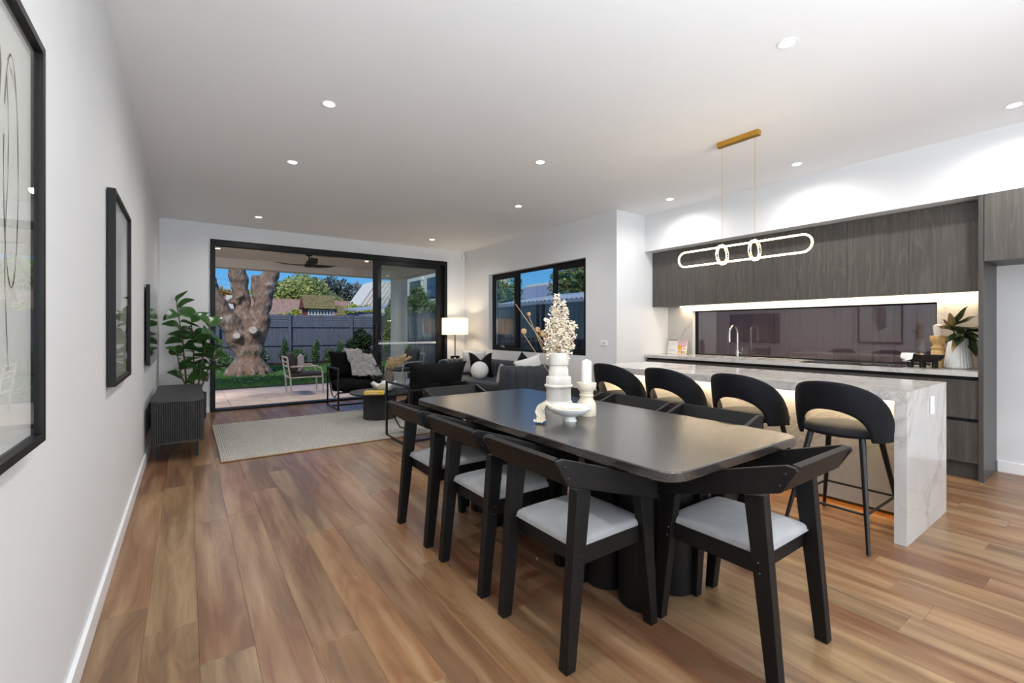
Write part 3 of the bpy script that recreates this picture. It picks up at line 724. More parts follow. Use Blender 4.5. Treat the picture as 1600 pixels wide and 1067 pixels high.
limb([(-0.30,-0.2,1.05),(-0.33,-0.42,1.12)], [0.15,0.12]); limb([(0.10,-0.2,1.15),(0.06,-0.43,1.27)], [0.17,0.14])
for k in range(26):
    z = rg.uniform(0.3, 2.9); li = rg.choice(((0,0), (-0.4*z+0.1,0), (0.22*z-0.1,0), (-0.15*z,0.1))); a = rg.uniform(-PI, 0.2)
    c = Vector((li[0]+0.24*math.cos(a), li[1]+0.24*math.sin(a), z)); limb([c, c+Vector((0.05*math.cos(a), 0.05*math.sin(a), 0.05))], [0.08,0.05])
o = b.build('trunk', M['bark'], t, smooth='all')
m_ = o.modifiers.new('r', 'REMESH'); m_.mode = 'VOXEL'; m_.voxel_size = 0.045; m_.use_smooth_shade = True
tx = bpy.data.textures.new('bark', 'VORONOI'); tx.noise_scale = 0.26
m_ = o.modifiers.new('d', 'DISPLACE'); m_.texture = tx; m_.strength = 0.07; m_.mid_level = 0.5
tx = bpy.data.textures.new('bark2', 'CLOUDS'); tx.noise_scale = 0.10
m_ = o.modifiers.new('d2', 'DISPLACE'); m_.texture = tx; m_.strength = 0.035
for p, q, r in (((-0.325,-0.40,1.11),(-0.345,-0.50,1.13),0.095), ((0.06,-0.42,1.265),(0.05,-0.52,1.29),0.11)):
    MB().cyl(p, q, r, r*0.92, 18).build('cut_branch', M['cutwood'], t, smooth=True)

# foliage helpers
def leaves(mb_v, mb_f, c, rad, n, size, rg, shell=0.55):
    for k in range(n):
        while True:
            d = Vector((rg.uniform(-1,1), rg.uniform(-1,1), rg.uniform(-1,1)))
            if 0.05 < d.length <= 1: break
        d *= (shell + (1-shell)*rg.random())/d.length if rg.random() < 0.7 else 1
        p = Vector((c[0]+d.x*rad[0], c[1]+d.y*rad[1], c[2]+d.z*rad[2]))
        u = Vector((rg.uniform(-1,1), rg.uniform(-1,1), rg.uniform(-1,1))).normalized()
        w = u.orthogonal().normalized(); s_ = size*rg.uniform(0.6, 1.3); i = len(mb_v)
        mb_v += [p-u*s_, p+w*s_*0.45, p+u*s_, p-w*s_*0.45]; mb_f.append((i, i+1, i+2, i+3))
def foliage(name, mat, parent, blobs, n, size, seed, loc=None):
    rg = random.Random(seed); v, f = [], []; tot = sum(r[0]*r[1]*r[2] for _, r in blobs)**1
    ws = [(r[0]*r[2]) for _, r in blobs]; tw = sum(ws)
    for (c, r), w in zip(blobs, ws): leaves(v, f, c, r, max(6, int(n*w/tw)), size, rg)
    me = bpy.data.meshes.new(name); me.from_pydata([tuple(q) for q in v], [], f); return link(me, name, mat, parent)
def crown(R_, Z, H_, n, seed):
    rg = random.Random(seed); out = []
    for k in range(n):
        a = rg.uniform(0, 2*PI); r = R_*math.sqrt(rg.random())*0.8; z = Z+H_*rg.uniform(0.0, 0.75)*(1-0.5*r/R_); s_ = rg.uniform(0.20, 0.38)
        out.append(((r*math.cos(a), r*math.sin(a), z), (R_*s_, R_*s_, H_*s_*0.8)))
    return out
def tree(label, loc, R_, Z, H_, mat, n, size, seed, trunk=0.15, blobs=16):
    t = thing('tree', label, 'tree', loc)
    foliage('crown', mat, t, crown(R_, Z, H_, blobs, seed), n, size, seed)
    b = MB().tube([(0,0,0), (0.05*R_,0,Z*0.6), (0,0,Z+H_*0.3)], [trunk, trunk*0.8, trunk*0.4], 8)
    for k in range(5):
        a = k*1.3; b.tube([(0,0,Z*0.7), (R_*0.35*math.cos(a), R_*0.35*math.sin(a), Z+H_*0.25), (R_*0.6*math.cos(a), R_*0.6*math.sin(a), Z+H_*0.45)], [trunk*0.5, trunk*0.3, trunk*0.12], 6)
    b.build('trunk', M['polewood'], t, smooth=True)
G0 = -0.2
tree('broad olive green tree rising behind the tiled roof and cubby house', (7.4, 39, G0), 4.0, 1.9, 4.3, M['tree_green'], 19800, 0.163, 21, 0.3, 26)
tree('tall sparse dark gum tree behind the olive green tree', (11.6, 47, G0), 3.0, 3.2, 4.2, M['tree_dark'], 7920, 0.188, 22, 0.25, 18)
tree('thin autumn coloured tree seen between the limbs of the gnarled tree', (1.3, 40, G0), 1.8, 2.6, 3.2, M['tree_autumn'], 3960, 0.125, 23, 0.15)
tree('small lemon tree with bright leaves above the shed', (7.6, 24.6, G0), 1.0, 1.7, 1.5, M['tree_yellow'], 4400, 0.094, 24, 0.1)
tree('yellow green shrubby tree in front of the tiled roof, left of the cubby', (3.55, 21.3, G0), 0.6, 1.45, 1.3, M['tree_yellow'], 3300, 0.062, 25, 0.08)
tree('dark green garden tree seen through the closed door panel, left of the column', (6.3, 16.6, G0), 0.32, 1.1, 1.9, M['tree_mid'], 3300, 0.075, 26, 0.08)
tree('dark bushy tree behind the side fence, right of the patio column', (8.1, 18.6, G0), 1.05, 1.5, 2.1, M['tree_mid'], 5720, 0.088, 27, 0.1)
tree('small dark tree behind the side fence at the door edge', (9.9, 16.2, G0), 0.85, 1.5, 1.25, M['tree_mid'], 3740, 0.075, 28, 0.1)
tree('leafy tree over the side fence in the left window pane', (8.75, 13.0, G0), 0.85, 1.2, 3.0, M['tree_mid'], 12584, 0.075, 29, 0.12, 30)
tree('large tree over the carport roof in the right window pane', (10.9, 10.7, G0), 1.45, 1.2, 3.9, M['tree_mid'], 20240, 0.100, 30, 0.2, 30)

# shrubs along the fence
def shrub(label, x, y, h, r, mat, seed, n=260, size=0.035, cat='shrub', flowers=0):
    t = thing('shrub', label, cat, (x, y, -0.02))
    rg = random.Random(seed); bl = []
    for k in range(5): bl.append(((rg.uniform(-.35,.35)*r, rg.uniform(-.4,.4)*r, h*(0.25+0.16*k)), (r*(1.1-0.13*k), r*(1.0-0.1*k), h*0.27)))
    foliage('foliage', mat, t, bl, n*5, size*1.1, seed)
    b = MB()
    for k in range(4): b.tube([(0.02*k-0.03,0,0), (rg.uniform(-.4,.4)*r, rg.uniform(-.3,.3)*r, h*0.8)], [0.008,0.004], 5)
    b.build('stems', M['twig'], t, kind='stuff')
    for k in range(flowers): MB().lathe([(0.0,-0.02),(0.03,-0.01),(0.035,0.01),(0.0,0.025)], (rg.uniform(-r,r)*0.8, -r*0.8, h*rg.uniform(0.35,0.8)), 8).build('flower', M['petal'], t, smooth=True)
shrub('white flowering shrub left of the fence post, wide and low', 2.1, 18.7, 0.62, 0.36, M['hedge'], 1, 420, flowers=4)
shrub('upright slim shrub just left of the fence post behind the outdoor armchair', 2.95, 18.75, 0.85, 0.16, M['hedge'], 2, 240)
shrub('low white flowering shrub right of the outdoor armchair', 3.45, 18.7, 0.5, 0.34, M['hedge'], 3, 340, flowers=3)
shrub('slim upright shrub in the middle of the fence', 4.05, 18.75, 0.8, 0.16, M['hedge'], 4, 240)
shrub('small pale shrub between the two slim shrubs', 4.55, 18.7, 0.5, 0.22, M['hedge'], 5, 200)
shrub('slim shrub left of the round dark camellia', 4.98, 18.75, 0.78, 0.15, M['hedge'], 6, 240)
shrub('dark leafy shrub beside the left flank of the gnarled tree', 0.95, 18.7, 0.6, 0.35, M['hedge'], 7, 300)
shrub('slim shrub hard against the right flank of the gnarled tree', 1.72, 18.75, 0.9, 0.14, M['hedge'], 8, 200)
shrub('round dark camellia bush by the sliding door stile', 5.75, 18.7, 1.15, 0.48, M['bush'], 9, 1300, 0.05)
shrub('upright shrub behind the closed door panel beside the column', 5.9, 14.2, 0.75, 0.2, M['hedge'], 10, 300)
shrub('upright shrub at the right of the closed door panel', 6.2, 11.5, 0.85, 0.17, M['hedge'], 11, 300)

# houses beyond
t = thing('tiled_roof_house', 'low house with weathered terracotta tiled roof beyond the fence', 'house', (3.0, 32, G0))
MB().box(-6, 7, 0.3, 6, 0, 2.4).build('wall', M['whitehouse'], t)
b = MB()
for k in range(14):
    z0, z1 = 2.1+0.1*k, 2.2+0.1*k; y0, y1 = 0.0+0.2*k, 0.2+0.2*k+0.03
    b.bridge8([(-6.5,y0,z0),(-6.5,y0,z0+0.04),(-6.5,y1,z1+0.04),(-6.5,y1,z1)], [(7.4,y0,z0),(7.4,y0,z0+0.04),(7.4,y1,z1+0.04),(7.4,y1,z1)])
b.build('roof_tiles', M['rooftile'], t, kind='stuff')
MB().box(-6.5, 7.4, 2.7, 2.95, 3.48, 3.6).build('ridge', M['rooftile'], t)
t = thing('air_conditioner', 'white rooftop box unit partly behind the gnarled tree', 'air conditioner', (1.42, 20.6, 1.85))
MB().box(-0.2, 0.2, -0.15, 0.15, 0.2, 0.72).build('cabinet', M['whitehouse'], t, bevel=0.01)
MB().box(-0.02, 0.02, -0.156, -0.149, 0.42, 0.66).build('slot', M['shadowgap'], t); MB().box(-0.03, 0.03, -0.03, 0.03, -2.05, 0.2).build('stand', M['whitehouse'], t)
t = thing('cubby_house', 'timber cubby house on stilts with mossy gable roof', 'cubby house', (4.85, 22.0, G0))
MB().box(-0.50, 0.72, 0.0, 0.9, 1.5, 2.46).build('cabin', M['cubby'], t)
MB().prism([(-0.1, 2.44), (1.0, 2.44), (0.45, 3.03)], -0.62, -0.50, 'X').build('gable', M['cubby'], t)
b = MB()
for s_ in (0, 1):
    for k in range(6):
        f0, f1 = k/6, (k+1.15)/6; ya = lambda f: (-0.16+0.61*f) if s_ == 0 else (1.06-0.61*f); za = lambda f: 2.40+0.64*f
        b.bridge8([(-0.60,ya(f0),za(f0)+0.03),(-0.60,ya(f0),za(f0)),(-0.60,ya(f1),za(f1)-0.02),(-0.60,ya(f1),za(f1)+0.01)], [(0.76,ya(f0),za(f0)+0.03),(0.76,ya(f0),za(f0)),(0.76,ya(f1),za(f1)-0.02),(0.76,ya(f1),za(f1)+0.01)])
b.build('roof_shingles', M['moss'], t, kind='stuff')
b = MB()
for k in range(5):
    f0, f1 = k/5, (k+1.15)/5; ya = lambda f: -0.12+0.5*f; za = lambda f: 2.12+0.48*f
    b.bridge8([(0.77,ya(f0),za(f0)+0.03),(0.77,ya(f0),za(f0)),(0.74,ya(f1),za(f1)-0.02),(0.74,ya(f1),za(f1)+0.01)], [(1.24,ya(f0),za(f0)+0.03),(1.24,ya(f0),za(f0)),(1.14,ya(f1),za(f1)-0.02),(1.14,ya(f1),za(f1)+0.01)])
b.build('side_roof', M['moss'], t, kind='stuff')
MB().box(0.73, 1.2, 0.02, 0.8, 1.5, 2.12).build('side_cabin', M['cubby'], t)
wf = MB().box(-0.42, 0.68, -0.03, -0.001, 2.12, 2.36).build('window_strip', M['whitehouse'], t)
for k in range(8): MB().box(-0.38+0.132*k, -0.38+0.132*k+0.09, -0.036, -0.029, 2.16, 2.32).build('pane', M['darkglass'], wf)
for x in (-0.45, 0.65):
    for y in (0.06, 0.8): MB().box(x-0.05, x+0.05, y-0.05, y+0.05, 0, 1.5).build('stilt', M['cubby'], t)
t = thing('garden_shed', 'low shed with pale zinc skillion roof right of the cubby house', 'shed', (7.25, 21.0, G0))
MB().box(-0.85, 1.6, 0.0, 2.0, 0, 2.25).build('wall', M['greygable'], t)
MB().bridge8([(-1.0,-0.15,2.28),(-1.0,-0.15,2.36),(-1.0,2.2,2.5),(-1.0,2.2,2.42)], [(1.7,-0.15,2.62),(1.7,-0.15,2.70),(1.7,2.2,2.8),(1.7,2.2,2.72)]).build('roof', M['blueroof'], t)
t = thing('power_pole', 'grey timber power pole with two crossarms against the sky', 'power pole', (15.04, 50, G0))
MB().cyl((0,0,0), (0,0,6.7), 0.16, 0.11, 10).build('pole', M['polewood'], t, smooth=True)
for z in (6.05, 6.35): MB().box(-0.62, 0.62, -0.06, 0.06, z-0.05, z+0.05).build('crossarm', M['polewood'], t)
for x in (-0.55, -0.25, 0.25, 0.55): MB().cyl((x,0,6.40), (x,0,6.55), 0.035, seg=8).build('insulator', M['polewood'], t, smooth=True)
wb_ = MB()
for k, z in enumerate((6.3, 6.0, 5.4, 4.9)):
    wb_.tube([(15.04+x*28-14, 50.3+2*k, z-0.2-0.9*(1-(2*x-1)**2)*0.6) for x in [i/12 for i in range(13)]], 0.012, 4)
wb_.build('power_lines', M['polewood'], t).location = (-15.04, -50, -G0)
t = thing('white_roof_house', 'steep white metal roof with pink ribs beside the power pole', 'house', (10.1, 30, G0))
MB().prism([(-0.95, 3.0), (0.25, 4.75), (3.2, 4.75), (3.2, 3.0)], 0, 3, 'Y').build('roof', M['whitehouse'], t)
for k in range(7): MB().bridge8([(-0.9+0.28*k,-0.03,3.02),(-0.86+0.28*k,-0.03,3.02),(-0.86+0.28*k,0.0,3.02),(-0.9+0.28*k,0.0,3.02)], [(0.25+0.28*k,-0.03,4.72),(0.29+0.28*k,-0.03,4.72),(0.29+0.28*k,0.0,4.72),(0.25+0.28*k,0.0,4.72)]).build('roof_rib', M['stripe'], t)
MB().box(-0.7, 3.1, 0.1, 2.9, 0, 3.0).build('wall', M['whitehouse'], t)
t = thing('neighbour_house', 'two storey pale rendered house with dark windows through the door glass', 'house', (11.0, 24.6, G0))
MB().box(0, 4.6, -2.5, 3.4, 0, 5.4).build('wall', M['whitehouse'], t)
for y0, y1 in ((-0.05, 1.4), (-2.2, -1.05)):
    f = MB().box(-0.04, 0.02, y0, y1, 3.2, 4.33).build('window', M['alu'], t)
    n = 2
    for k in range(n):
        a = y0+0.05+(y1-y0-0.05)*k/n; MB().box(-0.05, -0.038, a, a+(y1-y0-0.05)/n-0.05, 3.25, 4.28).build('pane', M['darkglass'], f)
MB().cyl((-0.06, -0.45, 0.3), (-0.06, -0.45, 4.5), 0.05, seg=10).box(-0.16, 0.02, -0.55, -0.35, 4.3, 4.5).build('downpipe', M['whitehouse'], t, smooth=True)
t = thing('zinc_roof_shed', 'small blue grey hipped roof behind the side fence', 'shed', (9.6, 18.9, G0))
MB().box(-0.8, 1.4, -1.6, 0.8, 0, 2.1).build('wall', M['whitehouse'], t)
b = MB(); b.bm.verts.ensure_lookup_table()
vv = [b.bm.verts.new(p) for p in ((-1,-1.8,2.1),(1.6,-1.8,2.1),(1.6,1,2.1),(-1,1,2.1),(0.3,-0.4,2.95))]
for f in ((0,1,4),(1,2,4),(2,3,4),(3,0,4),(3,2,1,0)): b.bm.faces.new([vv[i] for i in f])
b.build('roof', M['blueroof'], t)
t = thing('carport', 'pale corrugated carport roof above the side fence', 'carport', (7.2, 8.0, G0))
def cf(u, v):
    y = -4.2+(7.0-1.3*v)*u; return Vector((1.3*v, y, 2.17+0.26*v+0.015*math.sin(y*2*PI/0.16)))
b = MB(); b.surf(cf, 300, 2); o = b.build('roof_sheet', M['blueroof'], t, smooth=True); s_ = o.modifiers.new('s', 'SOLIDIFY'); s_.thickness = 0.01
MB().box(-0.03, 0.0, -4.2, 2.8, 2.04, 2.15).build('fascia', M['greygable'], t)
for x in (0.1, 1.2):
    for y in (-4.0, 1.3): MB().box(x-0.04, x+0.04, y-0.04, y+0.04, 0, 2.2).build('post', M['greygable'], t)
t = thing('grey_gable_house', 'grey clad house with low roof behind the carport in the middle window pane', 'house', (11.0, 15.2, G0))
MB().box(0.6, 4, -2.2, 3.0, 0, 2.7).build('wall', M['greygable'], t)
for k in range(22): MB().bridge8([(0.3,-2.2+0.24*k,2.55),(0.3,-2.2+0.24*k,2.58),(3.0,-2.2+0.24*k,3.62),(3.0,-2.2+0.24*k,3.59)], [(0.3,-1.968+0.24*k,2.55),(0.3,-1.968+0.24*k,2.58),(3.0,-1.968+0.24*k,3.62),(3.0,-1.968+0.24*k,3.59)]).build('roof_panel', M['greygable'], t)
MB().box(2.95, 3.1, -2.2, 3.1, 3.58, 3.70).build('ridge', M['whitehouse'], t)

# ================================================================ DINING
TX0, TX1, TY0, TY1, TZ = 1.318, 2.302, 0.925, 3.035, 0.754
t = thing('dining_table', 'long black oak dining table with rounded corners on clustered column legs', 'table', ((TX0+TX1)/2, (TY0+TY1)/2, 0))
hw, hl_, r = (TX1-TX0)/2, (TY1-TY0)/2, 0.085
pts = []
for cx_, cy_, a0 in ((hw-r, hl_-r, 0), (-hw+r, hl_-r, 90), (-hw+r, -hl_+r, 180), (hw-r, -hl_+r, 270)):
    for k in range(9): a = math.radians(a0+90*k/8); pts.append((cx_+r*math.cos(a), cy_+r*math.sin(a)))
MB().prism(pts, TZ-0.038, TZ).build('tabletop', M['table'], t, smooth=True, bevel=0.005)
for cy_ in (-0.52, 0.60):
    for dx in (-0.105, 0.115):
        for dy in (-0.105, 0.115):
            MB().cyl((dx, cy_+dy, 0.001), (dx, cy_+dy, TZ-0.039), 0.108, seg=36).build('column_leg', M['black'], t, smooth=True)

def make_chair(label):
    t = thing('dining_chair', label, 'chair', group='dining chairs round the black table')
    for s in (-1, 1):
        y0, y1 = s*0.213, s*0.236
        yi, yo = s*0.178, s*0.222
        # rear leg leans back towards the floor, front leg leans forward
        MB().bridge8([(-0.258,yi,0),(-0.212,yi,0),(-0.212,yo,0),(-0.258,yo,0)], [(-0.205,yi,0.655),(-0.133,yi,0.64),(-0.133,yo,0.64),(-0.205,yo,0.655)]).build('leg', M['black'], t, bevel=0.003)
        MB().bridge8([(0.222,yi,0),(0.262,yi,0),(0.262,yo,0),(0.222,yo,0)], [(0.150,yi,0.575),(0.225,yi,0.558),(0.225,yo,0.558),(0.150,yo,0.575)]).build('leg', M['black'], t, bevel=0.003)
        ya, yb = sorted((s*0.2225, s*0.2445))
        prof = [(-0.322,0.772),(-0.316,0.783),(-0.285,0.786),(-0.19,0.757),(0.0,0.698),(0.205,0.634),(0.232,0.612),(0.234,0.548),(0.226,0.540),(0.0,0.607),(-0.17,0.657),(-0.26,0.684),(-0.272,0.690)]
        am = MB().prism(prof, ya, yb, 'Y').build('armrest', M['black'], t, bevel=0.003)
        bl = MB()
        for x, z in ((-0.285, 0.757), (-0.268, 0.715)): bl.cyl((x, s*0.2445, z), (x, s*0.2495, z), 0.0065, 0.004, 10)
        for x, z in ((-0.183, 0.410), (-0.189, 0.375), (0.186, 0.410), (0.193, 0.375)): bl.cyl((x, s*0.222, z), (x, s*0.227, z), 0.0065, 0.004, 10)
        bl.build('bolts', M['black_m'], am, smooth=True)
        MB().box(-0.165, 0.175, s*0.182-0.013, s*0.182+0.013, 0.357, 0.425).build('side_rail', M['black'], t, bevel=0.002)
    MB().box(-0.172, -0.150, -0.178, 0.178, 0.357, 0.425).build('back_rail', M['black'], t, bevel=0.002)
    MB().box(0.168, 0.190, -0.178, 0.178, 0.357, 0.425).build('front_rail', M['black'], t, bevel=0.002)
    MB().bridge8([(-0.276,-0.2215,0.692),(-0.252,-0.2215,0.696),(-0.252,0.2215,0.696),(-0.276,0.2215,0.692)], [(-0.322,-0.2215,0.784),(-0.298,-0.2215,0.790),(-0.298,0.2215,0.790),(-0.322,0.2215,0.784)]).build('backrest', M['black'], t, bevel=0.003)
    def f(a, b):
        u, v = 2*a-1, 2*b-1
        u, v = math.sin(u*PI/2), math.sin(v*PI/2)
        k = max(0, (1-abs(u)**26)*(1-abs(v)**26))**0.5; cr = max(0, (1-u*u)*(1-v*v))**0.6
        q = 1-0.035*(abs(u*v)**10)
        return Vector((0.012+u*0.201*q, v*0.196*q, 0.430+0.020*k+0.022*cr))
    g = MB().surf(f, 26, 26); g.box(-0.190, 0.214, -0.193, 0.193, 0.426, 0.431)
    g.build('seat_cushion', M['seat'], t, smooth=True)
    return t
c0 = make_chair('black dining chair on the camera side of the table, nearest the table end')
c0.location = (1.36, 1.43, 0)
copy_thing(c0, (1.36, 2.005, 0), 0.0, 'black dining chair in the middle of the camera side of the table')
copy_thing(c0, (1.36, 2.60, 0), 0.0, 'black dining chair on the camera side, farthest towards the rug')
copy_thing(c0, (1.873, 0.992, 0), PI/2, 'black dining chair at the near head of the table, back to the camera')
copy_thing(c0, (2.185, 1.44, 0), PI, 'black dining chair on the island side, nearest the table end')
copy_thing(c0, (2.175, 1.98, 0), PI, 'black dining chair in the middle of the island side of the table')
copy_thing(c0, (2.165, 2.55, 0), PI, 'black dining chair on the island side, behind the stacked vase')
copy_thing(c0, (1.73, 2.965, 0), -PI/2, 'black dining chair at the far head of the table, facing the camera')

# table decor
t = thing('stacked_vase', 'chalky white tiered vase holding dried flowers on the dining table', 'vase', (1.93, 2.19, TZ))
MB().lathe([(0.0,0.0),(0.086,0.0),(0.090,0.012),(0.088,0.030),(0.079,0.040),(0.078,0.115),(0.082,0.121),(0.090,0.128),(0.090,0.136),(0.080,0.143),(0.079,0.185),(0.075,0.190),(0.063,0.193),(0.062,0.236),(0.058,0.241),(0.057,0.262),(0.0635,0.267),(0.063,0.338),(0.060,0.341),(0.056,0.338),(0.056,0.10),(0.0,0.10)], seg=48).build('body', M['stoneware'], t, smooth=True)
LAT = Vector((0.8136, -0.5814, 0))
t = thing('dried_flowers', 'cream dried flower sprays with round thistle pods in the tiered vase', 'dried flowers', (1.93, 2.19, TZ+0.102))
rg = random.Random(9)
def spray(base, tip, mat, n, size, rg, name='spray', spread=0.045):
    b = MB(); base = Vector(base); tip = Vector(tip); mid = base.lerp(tip, 0.5)+Vector((rg.uniform(-.015,.015), rg.uniform(-.015,.015), 0))
    b.tube([base, mid, tip], [0.0016, 0.0013, 0.0008], 5)
    for k in range(n):
        f = rg.uniform(0.46, 1.0); p = base.lerp(tip, f); a = rg.uniform(0, 2*PI); l = spread*(1.15-f*0.8)*rg.uniform(0.4, 1)
        q = p+Vector((l*math.cos(a), l*math.sin(a), l*rg.uniform(0.1, 0.9)))
        b.tube([p, q], 0.0006, 3)
        for m_ in range(3):
            c = q+Vector((rg.uniform(-1,1), rg.uniform(-1,1), rg.uniform(-1,1)))*size; d = Vector((rg.uniform(-1,1), rg.uniform(-1,1), rg.uniform(-.2,1))).normalized(); w = d.orthogonal().normalized()
            b.quad(c-d*size, c+w*size*0.55, c+d*size, c-w*size*0.55)
    return b.build(name, mat, t)
for lx, z, m_, n in ((-0.02,0.60,'dry',75),(-0.045,0.53,'dry',60),(0.02,0.56,'dry',65),(0.055,0.52,'dry',60),(0.075,0.44,'dry',55),(-0.075,0.45,'dry',50),(0.0,0.47,'dry',60),(-0.03,0.42,'drybeige',45),(0.04,0.40,'dry',50)):
    b0 = LAT*lx*0.25+Vector((0,0,-0.05)); spray(b0, LAT*lx+Vector((rg.uniform(-.03,.03), rg.uniform(-.03,.03), z)), M[m_], int(n*1.8), 0.0095, rg, spread=0.058)
def pod(lx, z, r, st=(0,0,0.02)):
    p = LAT*lx+Vector((0,0.0,z))
    b = MB().lathe([(0.0,-r),(r*0.7,-r*0.75),(r,-0.1*r),(r*0.85,r*0.6),(r*0.4,r),(0.0,r*1.05)], p, 14, mod=lambda a, z: 1+0.08*math.cos(a*7))
    o = b.build('pod', M['dry2'], t, smooth=True); MB().tube([st, p*0.5, p-Vector((0,0,r))], 0.0014, 5).build('stem', M['drybeige'], t); return o
pod(-0.19, 0.485, 0.013); pod(-0.222, 0.375, 0.018); pod(-0.135, 0.385, 0.018); pod(-0.10, 0.36, 0.022); pod(-0.075, 0.33, 0.02); pod(0.055, 0.28, 0.015)
MB().tube([(0.01,0.0,0.16), tuple(LAT*-0.14+Vector((0,0,0.36))), tuple(LAT*-0.275+Vector((0,0,0.55)))], [0.0022,0.0018,0.0012], 6).build('stem', M['drybeige'], t)
t = thing('candle_holder', 'turned veined stone candle holder beside the tiered vase', 'candle holder', (1.86, 1.87, TZ))
MB().lathe([(0.0,0),(0.053,0),(0.055,0.006),(0.055,0.055),(0.050,0.075),(0.038,0.092),(0.036,0.105),(0.040,0.110),(0.040,0.118),(0.036,0.122),(0.039,0.130),(0.039,0.138),(0.048,0.146),(0.056,0.165),(0.057,0.184),(0.054,0.186),(0.050,0.180),(0.0,0.178)], seg=40).build('body', M['travertine'], t, smooth=True)
t = thing('pillar_candle', 'white pillar candle in the stone candle holder', 'candle', (1.86, 1.87, TZ+0.1785))
MB().lathe([(0.0,0),(0.028,0),(0.0285,0.003),(0.0285,0.122),(0.026,0.129),(0.006,0.139),(0.0,0.140)], seg=32).build('wax', M['wax'], t, smooth=True)
MB().cyl((0,0,0.139), (0,0,0.147), 0.001, seg=6).build('wick', M['shadowgap'], t)
t = thing('footed_bowl', 'wide white footed bowl with a linen cloth on the dining table', 'bowl', (1.665, 1.80, TZ))
MB().lathe([(0.0,0),(0.036,0),(0.037,0.004),(0.031,0.014),(0.032,0.024),(0.050,0.031),(0.088,0.045),(0.110,0.062),(0.117,0.074),(0.116,0.077),(0.112,0.073),(0.085,0.053),(0.045,0.041),(0.0,0.038)], seg=48).build('body', M['ceramic'], t, smooth=True)
def ribbon(name, path, wid, mat, label, cat, amp=0.008, seed=0, nv=10, thick=0.0025, nu=46):
    P = [Vector(p) for p in path]
    def at(f):
        f = f*(len(P)-1); i = min(int(f), len(P)-2); t_ = f-i
        p0, p1, p2, p3 = P[max(0,i-1)], P[i], P[i+1], P[min(len(P)-1, i+2)]
        return 0.5*((2*p1)+(p2-p0)*t_+(2*p0-5*p1+4*p2-p3)*t_*t_+(3*p1-p0-3*p2+p3)*t_**3)
    def f(u, v):
        p = at(u); q = at(min(1, u+0.01)) - at(max(0, u-0.01)); side = q.cross(Vector((0,0,1)))
        if side.length < 1e-5: side = Vector((0,1,0))
        side.normalize(); w = wid[0]+(wid[1]-wid[0])*u; nrm = side.cross(q).normalized()
        s_ = (v-0.5)*w*(1+0.2*noise.noise(Vector((u*5+seed,0,0))))
        return p+side*s_+nrm*abs(amp*math.sin(v*PI*5+u*4+seed)+amp*noise.noise(Vector((u*7, v*5, seed))))
    b = MB().surf(f, nu, nv*2); o = b.build(name, mat, None, smooth='all'); tag(o, label, cat)
    s_ = o.modifiers.new('s', 'SOLIDIFY'); s_.thickness = thick; s_.offset = 1; return o
bx, by = 1.665, 1.80
ribbon('linen_napkin', [(bx+0.055,by-0.030,TZ+0.053),(bx-0.01,by+0.005,TZ+0.052),(bx-0.065,by+0.050,TZ+0.066),(bx-0.100,by+0.082,TZ+0.089),(bx-0.132,by+0.086,TZ+0.060),(bx-0.140,by+0.072,TZ+0.018),(bx-0.160,by+0.050,TZ+0.007),(bx-0.190,by+0.035,TZ+0.005)], (0.05, 0.055), M['cloth'], 'crumpled natural linen napkin draped over the bowl rim onto the table', 'napkin', 0.010, 1)

